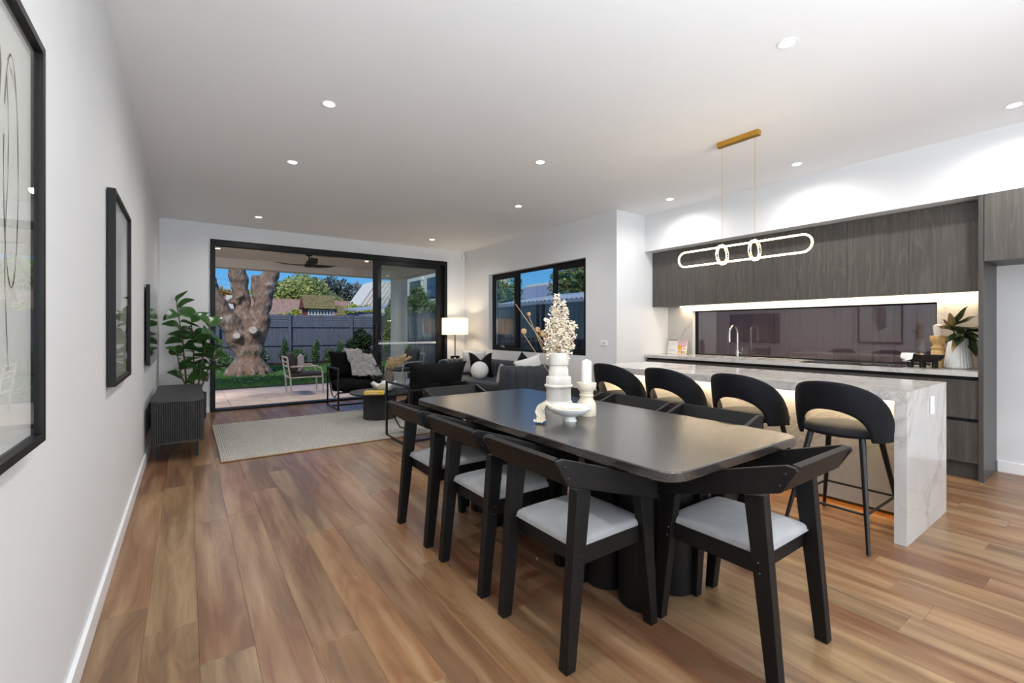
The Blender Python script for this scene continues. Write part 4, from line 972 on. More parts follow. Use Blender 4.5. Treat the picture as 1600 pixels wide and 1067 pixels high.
# ---------------------------------------------------------------- bar stools
def make_stool(label):
    t = thing('bar_stool', label, 'bar stool', group='velvet bar stools along the island')
    for sx, sy in ((-1,-1),(-1,1),(1,-1),(1,1)):
        g = MB(); top = (0.02+sx*0.145, sy*0.135, 0.60); bot = (sx*0.305, sy*0.218, 0.004)
        o = g.cyl(bot, top, 0.010, 0.018, 14).build('leg', M['black_m'], t, smooth=True)
    def at(sx, sy, z):
        f = z/0.60; return (sx*0.305*(1-f)+(0.02+sx*0.145)*f, sy*0.218*(1-f)+sy*0.135*f, z)
    ring = [at(-1,-1,0.20), at(1,-1,0.20), at(1,1,0.20), at(-1,1,0.20)]
    P = []
    for i in range(4):
        a, b = Vector(ring[i]), Vector(ring[(i+1)%4])
        for k in range(1, 6): P.append(a.lerp(b, 0.04+0.92*(k-1)/4))
    MB().tube(P, 0.0075, 8, True).build('footrest', M['black_m'], t, smooth=True)
    def sf(u, v):
        a = 2*PI*u; rx, ry = 0.245, 0.235
        rr, z = [(0.0, 0.655), (0.35, 0.656), (0.7, 0.652), (0.93, 0.640), (1.0, 0.620), (0.97, 0.603), (0.85, 0.596), (0.0, 0.594)][min(7, int(round(v*7)))]
        return Vector((0.045+rr*rx*math.cos(a), rr*ry*math.sin(a), z))
    MB().surf(sf, 36, 8, closeu=True).build('seat', M['velvet'], t, smooth=True)
    TM = math.radians(92)
    def zt(th): x = abs(th)/TM; return 0.60+0.338*max(0.0, 1-x**2.3)**0.68
    def zb(th):
        x = abs(th)/math.radians(50); lo = 0.585; arch = lo+0.185*math.sqrt(max(0.0, 1-x*x)) if x < 1 else lo
        return min(arch, zt(th)-0.02)
    N_, K_ = 64, 14
    def shell(off):
        def f(u, v):
            th = (2*u-1)*TM; z = zb(th)+(zt(th)-zb(th))*v
            lean = max(0, z-0.60)*0.20; e_ = math.sin(PI*min(1, max(0, v)))**0.4*0.5+0.5
            rx, ry = 0.250+lean+off*e_, 0.236+lean*0.35+off*e_
            return Vector((0.03-rx*math.cos(th), ry*math.sin(th), z))
        return f
    b = MB(); fo, fi = shell(0.017), shell(-0.017)
    go = [[b.bm.verts.new(fo(i/N_, j/K_)) for j in range(K_+1)] for i in range(N_+1)]
    gi = [[b.bm.verts.new(fi(i/N_, j/K_)) for j in range(K_+1)] for i in range(N_+1)]
    for i in range(N_):
        for j in range(K_):
            b.bm.faces.new([go[i][j], go[i+1][j], go[i+1][j+1], go[i][j+1]]); b.bm.faces.new([gi[i][j], gi[i][j+1], gi[i+1][j+1], gi[i+1][j]])
        b.bm.faces.new([go[i][0], gi[i][0], gi[i+1][0], go[i+1][0]]); b.bm.faces.new([go[i][K_], go[i+1][K_], gi[i+1][K_], gi[i][K_]])
    for j in range(K_):
        b.bm.faces.new([go[0][j], go[0][j+1], gi[0][j+1], gi[0][j]]); b.bm.faces.new([go[N_][j], gi[N_][j], gi[N_][j+1], go[N_][j+1]])
    o = b.build('backrest', M['velvet'], t, smooth='all')
    return t
s0 = make_stool('black velvet bar stool nearest the camera, at the open end of the island'); s0.location = (3.345, 1.11, 0)
copy_thing(s0, (3.345, 1.69, 0), 0, 'black velvet bar stool second from the open end of the island')
copy_thing(s0, (3.345, 2.29, 0), 0, 'black velvet bar stool third from the open end of the island')
copy_thing(s0, (3.345, 2.88, 0), 0, 'black velvet bar stool at the far end of the island, behind the candle')

# ---------------------------------------------------------------- kitchen decor
t = thing('fluted_vase', 'white fluted ceramic vase at the right end of the back bench', 'vase', (5.60, 0.985, 0.8975))
MB().lathe([(0.0,0),(0.086,0),(0.094,0.010),(0.095,0.03),(0.080,0.15),(0.064,0.268),(0.061,0.270),(0.058,0.262),(0.058,0.16),(0.0,0.16)], seg=208, mod=lambda a, z: 1+(0.050*abs(math.cos(a*13))-0.03 if 0.008 < z < 0.262 else 0)).build('body', M['ceramic'], t, smooth='all')
def leaf_mesh(name, L, W, mat, curl=0.12, seed=0, tip=1.6):
    def f(u, v):
        w = W/2*math.sin(PI*u**0.8)**0.8*(1-0.25*u); s_ = (v-0.5)*2*w
        return Vector((L*u, s_, -curl*L*u*u+0.35*abs(s_)+0.006*math.sin(u*9+seed)))
    b = MB().surf(f, 9, 5); bmesh.ops.remove_doubles(b.bm, verts=b.bm.verts, dist=1e-5); bmesh.ops.recalc_face_normals(b.bm, faces=b.bm.faces)
    me = bpy.data.meshes.new(name); b.bm.to_mesh(me); b.bm.free(); me.materials.append(mat); me.polygons.foreach_set('use_smooth', [True]*len(me.polygons)); return me
def put_leaf(me, parent, p, d, roll=0.0, sc=1.0):
    d = Vector(d).normalized(); x = d; up = Vector((0,0,1)); y = up.cross(x)
    if y.length < 1e-3: y = Vector((0,1,0))
    y.normalize(); z = x.cross(y)
    R3 = Matrix((x, y, z)).transposed() @ Matrix.Rotation(roll, 3, 'X')
    o = bpy.data.objects.new('leaf', me); COL.objects.link(o); o.parent = parent
    o.matrix_local = Matrix.Translation(Vector(p)) @ R3.to_4x4() @ Matrix.Scale(sc, 4); return o
t = thing('magnolia_branch', 'green and tan magnolia leaves in the fluted white vase', 'foliage', (5.60, 0.985, 1.06))
lg = leaf_mesh('leaf', 0.20, 0.075, M['leaf_bay'], 0.15); lb = leaf_mesh('leaf', 0.19, 0.060, M['leaf_under'], 0.1)
bb = MB(); heads = [(-0.03,0.03,0.17),(0.02,-0.04,0.16),(-0.05,-0.02,0.13),(0.03,0.04,0.20)]
for h in heads: bb.tube([(0,0,0.005), (h[0]*0.4,h[1]*0.4,h[2]*0.6), h], [0.005,0.004,0.003], 6)
bb.build('twigs', M['twig'], t)
L_ = LAT
for lx, z, dz_, k, hi in ((-0.9,0.25,0.35,1,0),(-0.8,0.3,0.1,1,3),(-0.5,0.4,-0.1,0,2),(-0.75,-0.3,-0.15,1,2),(-0.2,0.8,0.6,1,3),(0.3,0.8,0.7,0,3),(0.9,0.5,0.5,0,1),(0.95,0.1,0.15,0,1),(0.9,-0.2,-0.25,0,1),(0.5,-0.2,-0.3,0,1),(0.1,0.3,0.1,0,0),(-0.1,-0.2,-0.2,0,2),(0.4,0.6,0.25,1,3),(0.7,0.3,-0.5,1,1),(-0.35,0.1,-0.55,1,2),(0.2,-0.1,-0.1,0,1),(-0.6,0.0,0.2,0,1),(0.6,0.3,0.45,0,3),(0.0,-0.4,0.3,0,2),(-0.4,0.5,0.5,1,0),(0.85,0.2,0.65,0,3),(-0.9,0.1,-0.3,0,2),(0.3,0.0,-0.6,0,1),(0.75,0.1,-0.05,0,3),(-0.2,0.2,0.15,0,0),(0.5,0.5,0.1,0,0)):
    d = L_*lx+Vector((-0.45+0.2*z, -0.1, dz_)); d.x = min(d.x, 0.35)
    put_leaf(lb if k else lg, t, heads[hi], d, rg.uniform(-0.6, 0.6), rg.uniform(0.95, 1.2) if lx < 0.6 else 0.85)
MB().lathe([(0.0,-0.022),(0.018,-0.014),(0.022,0.0),(0.016,0.016),(0.0,0.021)], tuple(L_*0.02+Vector((-0.10,0,0.13))), 14).build('bud', M['hedge'], t, smooth=True)
t = thing('wooden_candle_holder', 'tall turned pale wood candle holder on the back bench', 'candle holder', (5.64, 1.128, 0.8975))
MB().lathe([(0.0,0),(0.048,0),(0.050,0.004),(0.049,0.150),(0.040,0.165),(0.052,0.172),(0.052,0.182),(0.040,0.190),(0.036,0.205),(0.038,0.215),(0.054,0.235),(0.058,0.262),(0.058,0.288),(0.052,0.290),(0.050,0.284),(0.0,0.282)], seg=36).build('body', M['lemonwood'], t, smooth=True)
t = thing('kitchen_candle', 'white tapered candle on the pale wood holder', 'candle', (5.64, 1.128, 1.180))
MB().lathe([(0.0,0),(0.029,0),(0.036,0.095),(0.032,0.104),(0.0,0.118)], seg=28).build('wax', M['wax'], t, smooth=True)
t = thing('footed_tray', 'black oval wooden bowl on stubby legs on the back bench', 'bowl', (5.47, 1.20, 0.8975))
MB().surf(lambda u, v: Vector(((0.075*[1.0,0.98,0.86,0.6,0.0,0.0][min(5,int(v*5+.01))] )*math.cos(2*PI*u), (0.150*[1.0,0.98,0.86,0.6,0.0,0.0][min(5,int(v*5+.01))])*math.sin(2*PI*u), [0.118,0.10,0.072,0.052,0.050,0.050][min(5,int(v*5+.01))])), 40, 6, closeu=True)\
  .surf(lambda u, v: Vector(((0.068*[1.04,1.0,0.86,0.6,0.0][min(4,int(v*4+.01))])*math.cos(2*PI*u), (0.143*[1.02,1.0,0.86,0.6,0.0][min(4,int(v*4+.01))])*math.sin(2*PI*u), [0.118,0.112,0.09,0.068,0.062][min(4,int(v*4+.01))])), 40, 5, closeu=True).build('bowl', M['black'], t, smooth=True)
for x in (-0.035, 0.035):
    for y in (-0.085, 0.0, 0.085): MB().cyl((x,y,0), (x,y,0.062), 0.016, seg=16).build('leg', M['black'], t, smooth=True)
ribbon('tea_towel', [(5.50,1.26,1.010),(5.45,1.285,1.024),(5.395,1.290,1.020),(5.380,1.292,0.985),(5.378,1.293,0.955)], (0.09, 0.09), M['fab_white'], 'small white cloth hanging over the black footed bowl', 'cloth', 0.003, 4)
t = thing('wooden_spoon', 'pale wooden scoop resting in the black footed bowl', 'spoon', (5.47, 1.17, 0.972))
MB().tube([(0,-0.05,0.0), (0.0,0.02,0.03), (0.0,0.045,0.05)], [0.007,0.008,0.013], 8).build('handle', M['lemonwood'], t, smooth=True)
# recipe booklet
t = thing('recipe_card', 'open printed booklet, white page and orange fruit photo, leaning by the splashback', 'booklet', (5.66, 3.90, 0.8975), math.radians(-8))
ca, sa = math.cos(0.2), math.sin(0.2)
Rm = Matrix.Rotation(-0.18, 4, 'Y')
def flat(y0, y1, z0, z1, x, mat, name, par): return MB().box(x-0.0008, x, y0, y1, z0, z1, M=Matrix.Rotation(0.16, 4, 'Y')).build(name, mat, par)
lp_ = MB().box(0, 0.004, 0.0, 0.17, 0.002, 0.205, M=Matrix.Rotation(0.16, 4, 'Y')).build('left_page', M['paper'], t)
rp_ = MB().box(0, 0.004, -0.17, -0.001, 0.002, 0.205, M=Matrix.Rotation(0.16, 4, 'Y')).build('right_page', M['paper'], t)
flat(0.0, 0.17, 0.195, 0.205, -0.0002, M['maroon'], 'header_band', lp_)
for k, w in enumerate((0.11, 0.12, 0.105)): flat(0.155-w, 0.155, 0.060-0.011*k, 0.0635-0.011*k, -0.0002, M['print_grey'], 'text_line', lp_)
flat(-0.165, -0.004, 0.115, 0.200, -0.0002, M['pink'], 'photo', rp_); flat(-0.165, -0.004, 0.010, 0.115, -0.0002, M['ceramic'], 'photo', rp_)
rg2 = random.Random(4)
for k in range(16):
    y = rg2.uniform(-0.155, -0.02); z = rg2.uniform(0.02, 0.135); r_ = rg2.uniform(0.012, 0.022)
    MB().cyl((-0.0011-0.0001*k,y,z), (-0.0002,y,z), r_, seg=12).build('fruit_print', M['orange' if k % 4 else 'yellow'], rp_).matrix_local = Matrix.Rotation(0.16, 4, 'Y')

# ================================================================ LEFT WALL
def framed(name, label, y0, y1, z0, z1, cat='picture', art=None):
    t = thing(name, label, cat, (XL+0.004, (y0+y1)/2, (z0+z1)/2))
    w, h = (y1-y0)/2, (z1-z0)/2; fw_ = 0.020; b = MB(); D = 0.033
    for q in ((-w, -w+fw_, -h, h), (w-fw_, w, -h, h), (-w+fw_, w-fw_, -h, -h+fw_), (-w+fw_, w-fw_, h-fw_, h)): b.box(0, D, q[0], q[1], q[2], q[3])
    b.build('frame', M['black'], t, bevel=0.0015)
    MB().box(0.004, 0.010, -w+fw_, w-fw_, -h+fw_, h-fw_).build('backing', M['paper'], t)
    MB().box(0.022, 0.024, -w+fw_, w-fw_, -h+fw_, h-fw_).build('glass', M['glass_p'], t)
    art(t, w, h); return t
def stroke(t, pts, wd, mat, x=0.0106, name='ink_line'):
    b = MB(); P = [Vector((0, p[0], p[1])) for p in pts]; n = len(P)
    for i in range(n-1):
        d = (P[i+1]-P[i]).normalized(); s_ = Vector((0, -d.z, d.y)); w0 = wd*(0.6+0.4*math.sin(i*1.3)); w1 = wd*(0.6+0.4*math.sin((i+1)*1.3))
        b.quad(P[i]-s_*w0+Vector((x,0,0)), P[i]+s_*w0+Vector((x,0,0)), P[i+1]+s_*w1+Vector((x,0,0)), P[i+1]-s_*w1+Vector((x,0,0)))
    b.build(name, mat, t)
def blob(t, c, ry, rz, mat, x=0.0103, seed=0, name='wash_shape', n=40):
    b = MB(); v = [b.bm.verts.new((x, c[0]+ry*math.cos(2*PI*i/n)*(1+0.25*noise.noise(Vector((math.cos(2*PI*i/n)*1.5, math.sin(2*PI*i/n)*1.5, seed)))), c[1]+rz*math.sin(2*PI*i/n)*(1+0.25*noise.noise(Vector((math.cos(2*PI*i/n)*1.5, math.sin(2*PI*i/n)*1.5, seed+5)))))) for i in range(n)]
    b.bm.faces.new(v); b.build(name, mat, t)
def art1(t, w, h):
    blob(t, (-0.16, 0.12), 0.12, 0.26, M['ink2'], seed=1); blob(t, (0.13, 0.30), 0.035, 0.10, M['ink'], seed=2, x=0.0105); blob(t, (-0.14, -0.12), 0.12, 0.12, M['drybeige'], seed=3, x=0.0104)
    stroke(t, [(0.23+0.05*math.cos(a), 0.13+0.25*math.sin(a)) for a in [2.6-6.0*k/40 for k in range(41)]], 0.0035, M['ink'])
    stroke(t, [(0.20+0.012*math.sin(k*0.3), 0.33-0.026*k) for k in range(25)], 0.0025, M['ink'])
    stroke(t, [(0.20+0.055*k/10, 0.36-0.045*(k/10)**2) for k in range(11)], 0.002, M['ink'])
def art2(t, w, h):
    blob(t, (0.02, 0.14), 0.13, 0.22, M['ink2'], seed=7); blob(t, (-0.02, 0.05), 0.10, 0.26, M['ink3'], seed=8, x=0.0105)
    stroke(t, [(0.12-0.02*k, 0.34-0.05*k) for k in range(8)], 0.02, M['ink3'], name='brush_stroke')
    stroke(t, [(-0.16+0.03*k, -0.12-0.012*k) for k in range(9)], 0.012, M['ink'], name='brush_stroke')
    stroke(t, [(0.14-0.012*k, -0.20+0.006*k*k) for k in range(9)], 0.006, M['ink'])
framed('framed_print', 'large framed abstract line print, nearest the camera on the left wall', 0.79, 1.592, 0.966, 1.935, art=art1)
framed('framed_print', 'deep black framed grey brushwork print in the middle of the left wall', 2.95, 3.725, 0.960, 1.937, art=art2)
t = thing('television', 'black flat television mounted above the fluted low cabinet', 'television', (XL+0.003, 5.985, 1.285))
MB().box(0.012, 0.040, -0.635, 0.635, -0.376, 0.376).build('housing', M['alu'], t, bevel=0.003)
MB().box(0.0, 0.012, -0.2, 0.2, -0.15, 0.15).build('bracket', M['shadowgap'], t)
MB().box(0.040, 0.0415, -0.628, 0.628, -0.366, 0.369).build('screen', M['tv'], t)

# tv cabinet: fluted with rounded corners
t = thing('media_cabinet', 'black low cabinet with vertical fluting and rounded corners, under the television', 'cabinet', (-0.068, 6.08, 0))
def rr(w, l, r, n=8):
    P = []
    for cx_, cy_, a0 in ((w-r, l-r, 0), (-w+r, l-r, 90), (-w+r, -l+r, 180), (w-r, -l+r, 270)):
        for k in range(n+1): a = math.radians(a0+90*k/n); P.append((cx_+r*math.cos(a), cy_+r*math.sin(a)))
    return P
w, l = 0.208, 0.775
MB().prism(rr(w, l, 0.055), 0.562, 0.577).build('top', M['tvcab'], t, smooth=True)
MB().prism(rr(w-0.003, l-0.003, 0.052), 0.175, 0.190).build('bottom', M['tvcab'], t, smooth=True)
MB().prism(rr(w-0.014, l-0.014, 0.045), 0.190, 0.562).build('body', M['shadowgap'], t, smooth=True)
P = rr(w-0.012, l-0.012, 0.047, 24); per = []; tot = 0
for a, b_ in zip(P, P[1:]+P[:1]): per.append((tot, a, b_)); tot += math.dist(a, b_)
n = int(tot/0.0172); 
fl = bpy.data.meshes.new('flute'); g = MB().cyl((0,0,0.190), (0,0,0.562), 0.0076, seg=8, caps=False); g.bm.to_mesh(fl); g.bm.free(); fl.materials.append(M['tvcab']); fl.polygons.foreach_set('use_smooth', [True]*len(fl.polygons))
for k in range(n):
    s_ = k*tot/n
    for o_, a, b_ in per:
        d = math.dist(a, b_)
        if o_ <= s_ <= o_+d:
            f = (s_-o_)/max(d, 1e-6); x, y = a[0]+(b_[0]-a[0])*f, a[1]+(b_[1]-a[1])*f; break
    if x < -w+0.02 and abs(y) < l-0.08: continue
    o = bpy.data.objects.new('flute', fl); COL.objects.link(o); o.parent = t; o.location = (x, y, 0)
for x in (-0.155, 0.150):
    for y in (-0.60, 0.60): MB().box(x-0.012, x+0.012, y-0.012, y+0.012, 0, 0.175).build('leg', M['black_m'], t)

# plant
t = thing('plant_pot', 'dark cylindrical planter in the corner behind the low cabinet', 'plant pot', (0.055, 7.74, 0))
MB().lathe([(0.0,0),(0.150,0),(0.165,0.02),(0.170,0.36),(0.165,0.365),(0.155,0.36),(0.152,0.30),(0.0,0.30)], seg=36).build('body', M['pot'], t, smooth=True)
t = thing('rubber_plant', 'tall leafy rubber plant with broad green leaves in the dark planter', 'plant', (0.055, 7.74, 0.302))
lf = [leaf_mesh('leaf', 0.26, 0.185, M['leaf'], 0.22, s) for s in (0, 2)]+[leaf_mesh('leaf', 0.21, 0.15, M['leaf'], 0.35, 5)]
rg = random.Random(12)
stems = [((-0.05,0.0,0), (-0.10,-0.05,0.75), (-0.17,-0.08,1.30)), ((0.02,0.03,0), (0.02,0.0,0.65), (-0.01,0.02,1.10)), ((0.05,-0.02,0), (0.13,-0.08,0.60), (0.20,-0.12,1.02)), ((0.0,-0.05,0), (-0.12,-0.14,0.32), (-0.16,-0.22,0.60)), ((0.07,0.03,0), (0.20,0.0,0.42), (0.30,-0.06,0.78))]
sm_ = MB()
for s in stems: sm_.tube(s, [0.013, 0.010, 0.006], 8)
sm_.build('stems', M['twig'], t, smooth=True)
for si, s in enumerate(stems):
    a, b_, c = [Vector(q) for q in s]; n = (13, 12, 13, 8, 10)[si]; az = rg.uniform(0, 6)
    for k in range(n):
        f = 0.25+0.75*(k+1)/n; p = a.lerp(b_, f*2) if f < 0.5 else b_.lerp(c, f*2-1); az += 2.4+rg.uniform(-.3,.3)
        el = rg.uniform(-0.25, 0.45) if k < n-2 else rg.uniform(0.6, 1.1); d = Vector((math.cos(az), math.sin(az), el))
        if p.x+0.055+d.x*0.28 < XL+0.04: d.x = abs(d.x)*0.3
        if p.y+7.74+d.y*0.28 > YF-0.05: d.y = -abs(d.y)
        put_leaf(rg.choice(lf), t, p, d, rg.uniform(-1.1, 1.1), rg.uniform(0.9, 1.2))

# ================================================================ LOUNGE
b = MB(); RX0, RX1, RY0, RY1 = 0.26, 3.55, 5.02, 7.02
b.rbox(RX0, RX1, RY0, RY1, 0.001, 0.014, 0.006, 2)
rug = b.build('rug', M['rug'], None, smooth=True); tag(rug, 'pale woven wool rug with a jute edge in the lounge', 'rug')
b = MB(); P = [(RX0,RY0),(RX1,RY0),(RX1,RY1),(RX0,RY1)]
b.tube([(RX0-0.004,RY0-0.004,0.008),(RX1+0.004,RY0-0.004,0.008),(RX1+0.004,RY1+0.004,0.008),(RX0-0.004,RY1+0.004,0.008)], 0.005, 6, True)
b.build('jute_edge', M['dry2'], rug)

def make_armchair(label, loc, rz):
    t = thing('lounge_chair', label, 'armchair', loc, rz, 'black metal framed lounge chairs')   # faces +x locally
    W, D, A, s = 0.355, 0.33, 0.650, 0.011
    for y in (-W, W):
        MB().box(-D-s, -D+s, y-s, y+s, 0, A).box(D-s, D+s, y-s, y+s, 0, A).box(-D+s, D-s, y-s, y+s, 0, 2*s).box(-D+s, D-s, y-s*1.6, y+s*1.6, A-2*s, A).build('side_frame', M['black_m'], t)
    MB().box(-0.13-s, -0.13+s, -W+s, W-s, 0, 2*s).box(0.20, 0.20+2*s, -W+s, W-s, 0.24, 0.24+2*s).box(-D-s, -D+s, -W+s, W-s, A-0.06, A-0.06+2*s).build('cross_bars', M['black_m'], t)
    for y in (-W+0.03, W-0.03): MB().tube([(0.20, y, 0.26), (0.0, y, 0.16), (-0.15, y, 0.17), (-0.30, y, 0.36), (-0.345, y, 0.60)], 0.009, 8).build('sling_rod', M['black_m'], t, smooth=True)
    path = [(0.24,0.30),(0.05,0.26),(-0.12,0.25),(-0.20,0.29),(-0.26,0.42),(-0.33,0.58),(-0.345,0.66)]
    def f(u, v):
        q = u*(len(path)-1); i = min(int(q), len(path)-2); g_ = q-i
        return Vector((path[i][0]+(path[i+1][0]-path[i][0])*g_, (v-0.5)*2*(W-0.03), path[i][1]+(path[i+1][1]-path[i][1])*g_))
    o = MB().surf(f, 25, 4).build('sling', M['linen_black'], t, smooth=True); m_ = o.modifiers.new('s', 'SOLIDIFY'); m_.thickness = 0.012
    Ms = Matrix.Translation((0.07, 0, 0.355)) @ Matrix.Rotation(math.radians(7), 4, 'Y') @ Matrix.Rotation(PI/2, 4, 'Z') @ Matrix.Rotation(PI/2, 4, 'X')
    MB().pillow(2*W-0.05, 0.60, 0.19, 16, 0.02, Ms).build('seat_cushion', M['linen_black'], t, smooth='all')
    Mb = Matrix.Translation((-0.250, 0, 0.665)) @ Matrix.Rotation(math.radians(-15), 4, 'Y') @ Matrix.Rotation(PI/2, 4, 'Z')
    MB().pillow(2*W-0.01, 0.46, 0.19, 16, 0.09, Mb, 3, 0.03).build('back_cushion', M['linen_black'], t, smooth='all')
    return t
a0 = make_armchair('black metal framed lounge chair with its back to the dining table', (2.255, 4.85, 0), PI/2)
copy_thing(a0, (2.25, 7.58, 0), -PI/2, 'black metal framed lounge chair by the open door with a fur throw')
# throw
def throw(u, v):
    x = 2.155+0.55*u
    top = 0.895-0.05*u-0.26*max(0, u-0.45)**1.0*1.0
    path = [(7.965, top-0.26), (7.955, top-0.06), (7.895, top), (7.80, top-0.05), (7.70-0.10*u, top-0.19), (7.60-0.16*u, max(0.455, top-0.31)), (7.48-0.18*u, 0.475-0.02*u)]
    q = v*(len(path)-1); i = min(int(q), len(path)-2); g_ = q-i; g_ = g_*g_*(3-2*g_)*0.5+g_*0.5
    y = path[i][0]+(path[i+1][0]-path[i][0])*g_; z = path[i][1]+(path[i+1][1]-path[i][1])*g_
    if u > 0.82: k = (u-0.82)/0.18; x = 2.155+0.55*0.82+0.06*math.sin(k*PI/2); z = z*(1-k)+min(z, 0.60-0.20*k)*k if v > 0.15 else z-0.25*k
    n_ = noise.noise(Vector((u*6+v*2, v*5, 1.3)))*0.05+noise.noise(Vector((u*14, v*10, 4.3)))*0.022
    return Vector((x+0.04*noise.noise(Vector((u*3, v*6, 9)))+ (0.05*(v-0.4)), y-abs(n_)*0.7-0.01, z+abs(n_)*0.8+0.01))
o = MB().surf(throw, 60, 70).build('fur_throw', plain('grey_faux_fur', S(142, 140, 138), 0.95, var=0.22, scale=16, bump=0.9, bscale=120, Sheen_Weight=0.5), None, smooth='all')
tag(o, 'grey faux fur throw draped over the lounge chair by the door', 'blanket'); m_ = o.modifiers.new('s', 'SOLIDIFY'); m_.thickness = 0.02; m_.offset = 1

t = thing('coffee_table', 'round black coffee table on a fluted drum base', 'coffee table', (2.20, 6.26, 0.0145))
MB().lathe([(0.0,0.345),(0.395,0.345),(0.410,0.355),(0.410,0.362),(0.403,0.368),(0.0,0.368)], seg=56).build('tabletop', M['black'], t, smooth=True)
MB().lathe([(0.0,0),(0.212,0),(0.212,0.345),(0.0,0.345)], seg=48).build('drum_base', M['tvcab'], t, smooth=True)
ff = bpy.data.meshes.new('flute'); g = MB().cyl((0,0,0.001), (0,0,0.344), 0.0125, seg=8, caps=False); g.bm.to_mesh(ff); g.bm.free(); ff.materials.append(M['tvcab']); ff.polygons.foreach_set('use_smooth', [True]*len(ff.polygons))
for k in range(56):
    a = 2*PI*k/56; o = bpy.data.objects.new('flute', ff); COL.objects.link(o); o.parent = t; o.location = (0.212*math.cos(a), 0.212*math.sin(a), 0)
CT = 0.383
t = thing('yellow_book', 'yellow hardback book lying on the round coffee table', 'book', (2.045, 6.03, CT), math.radians(-28))
MB().rbox(-0.125, 0.125, -0.085, 0.085, 0.0, 0.004, 0.0015, 1).rbox(-0.125, 0.125, -0.085, 0.085, 0.036, 0.040, 0.0015, 1).box(-0.125, 0.125, -0.087, -0.083, 0.0, 0.040).build('cover', M['yellow'], t)
MB().box(-0.121, 0.121, -0.0829, 0.080, 0.004, 0.036).build('pages', M['paper'], t)
for k in range(6): MB().box(-0.06+0.02*k, -0.048+0.02*k, -0.0876, -0.0871, 0.013, 0.027).build('spine_letter', M['paper'], t)
t = thing('ruffled_bowl', 'white ruffled ceramic bowl on the round coffee table', 'bowl', (2.23, 6.20, CT))
def rb(u, v):
    a = 2*PI*u; r = 0.045+0.115*v**0.7; z = 0.002+0.115*v**1.5+0.022*v*math.sin(a*6+1); r *= 1+0.10*v*math.cos(a*6)
    return Vector((r*math.cos(a), r*math.sin(a), z))
g = MB().surf(rb, 60, 12, closeu=True); g.lathe([(0.0,0.002),(0.045,0.002)], seg=60); o = g.build('body', M['ceramic'], t, smooth='all'); m_ = o.modifiers.new('s', 'SOLIDIFY'); m_.thickness = 0.006; m_.offset = 1
t = thing('mottled_vase', 'dark mottled brown vase on the coffee table holding dried blooms', 'vase', (2.385, 6.42, CT))
MB().lathe([(0.0,0),(0.045,0),(0.060,0.02),(0.080,0.12),(0.078,0.19),(0.055,0.25),(0.035,0.27),(0.038,0.29),(0.032,0.288),(0.028,0.26),(0.0,0.22)], seg=32).build('body', patch('mottled_brown_glaze', [S(70, 62, 54), S(104, 94, 82), S(60, 54, 48)], 22, 0.5), t, smooth=True)
t = thing('dried_blooms', 'tan dried feathery blooms in the mottled vase', 'dried flowers', (2.385, 6.42, CT+0.24))
rg = random.Random(31)
for lx, z in ((0.06,0.14),(0.12,0.19),(0.19,0.23),(0.25,0.26),(0.10,0.10),(0.17,0.15),(0.30,0.22),(0.04,0.22)):
    spray((0,0,0.02), LAT*lx+Vector((rg.uniform(-.03,.03),rg.uniform(-.03,.03),z)), M['drybeige'], 70, 0.010, rg, spread=0.065)

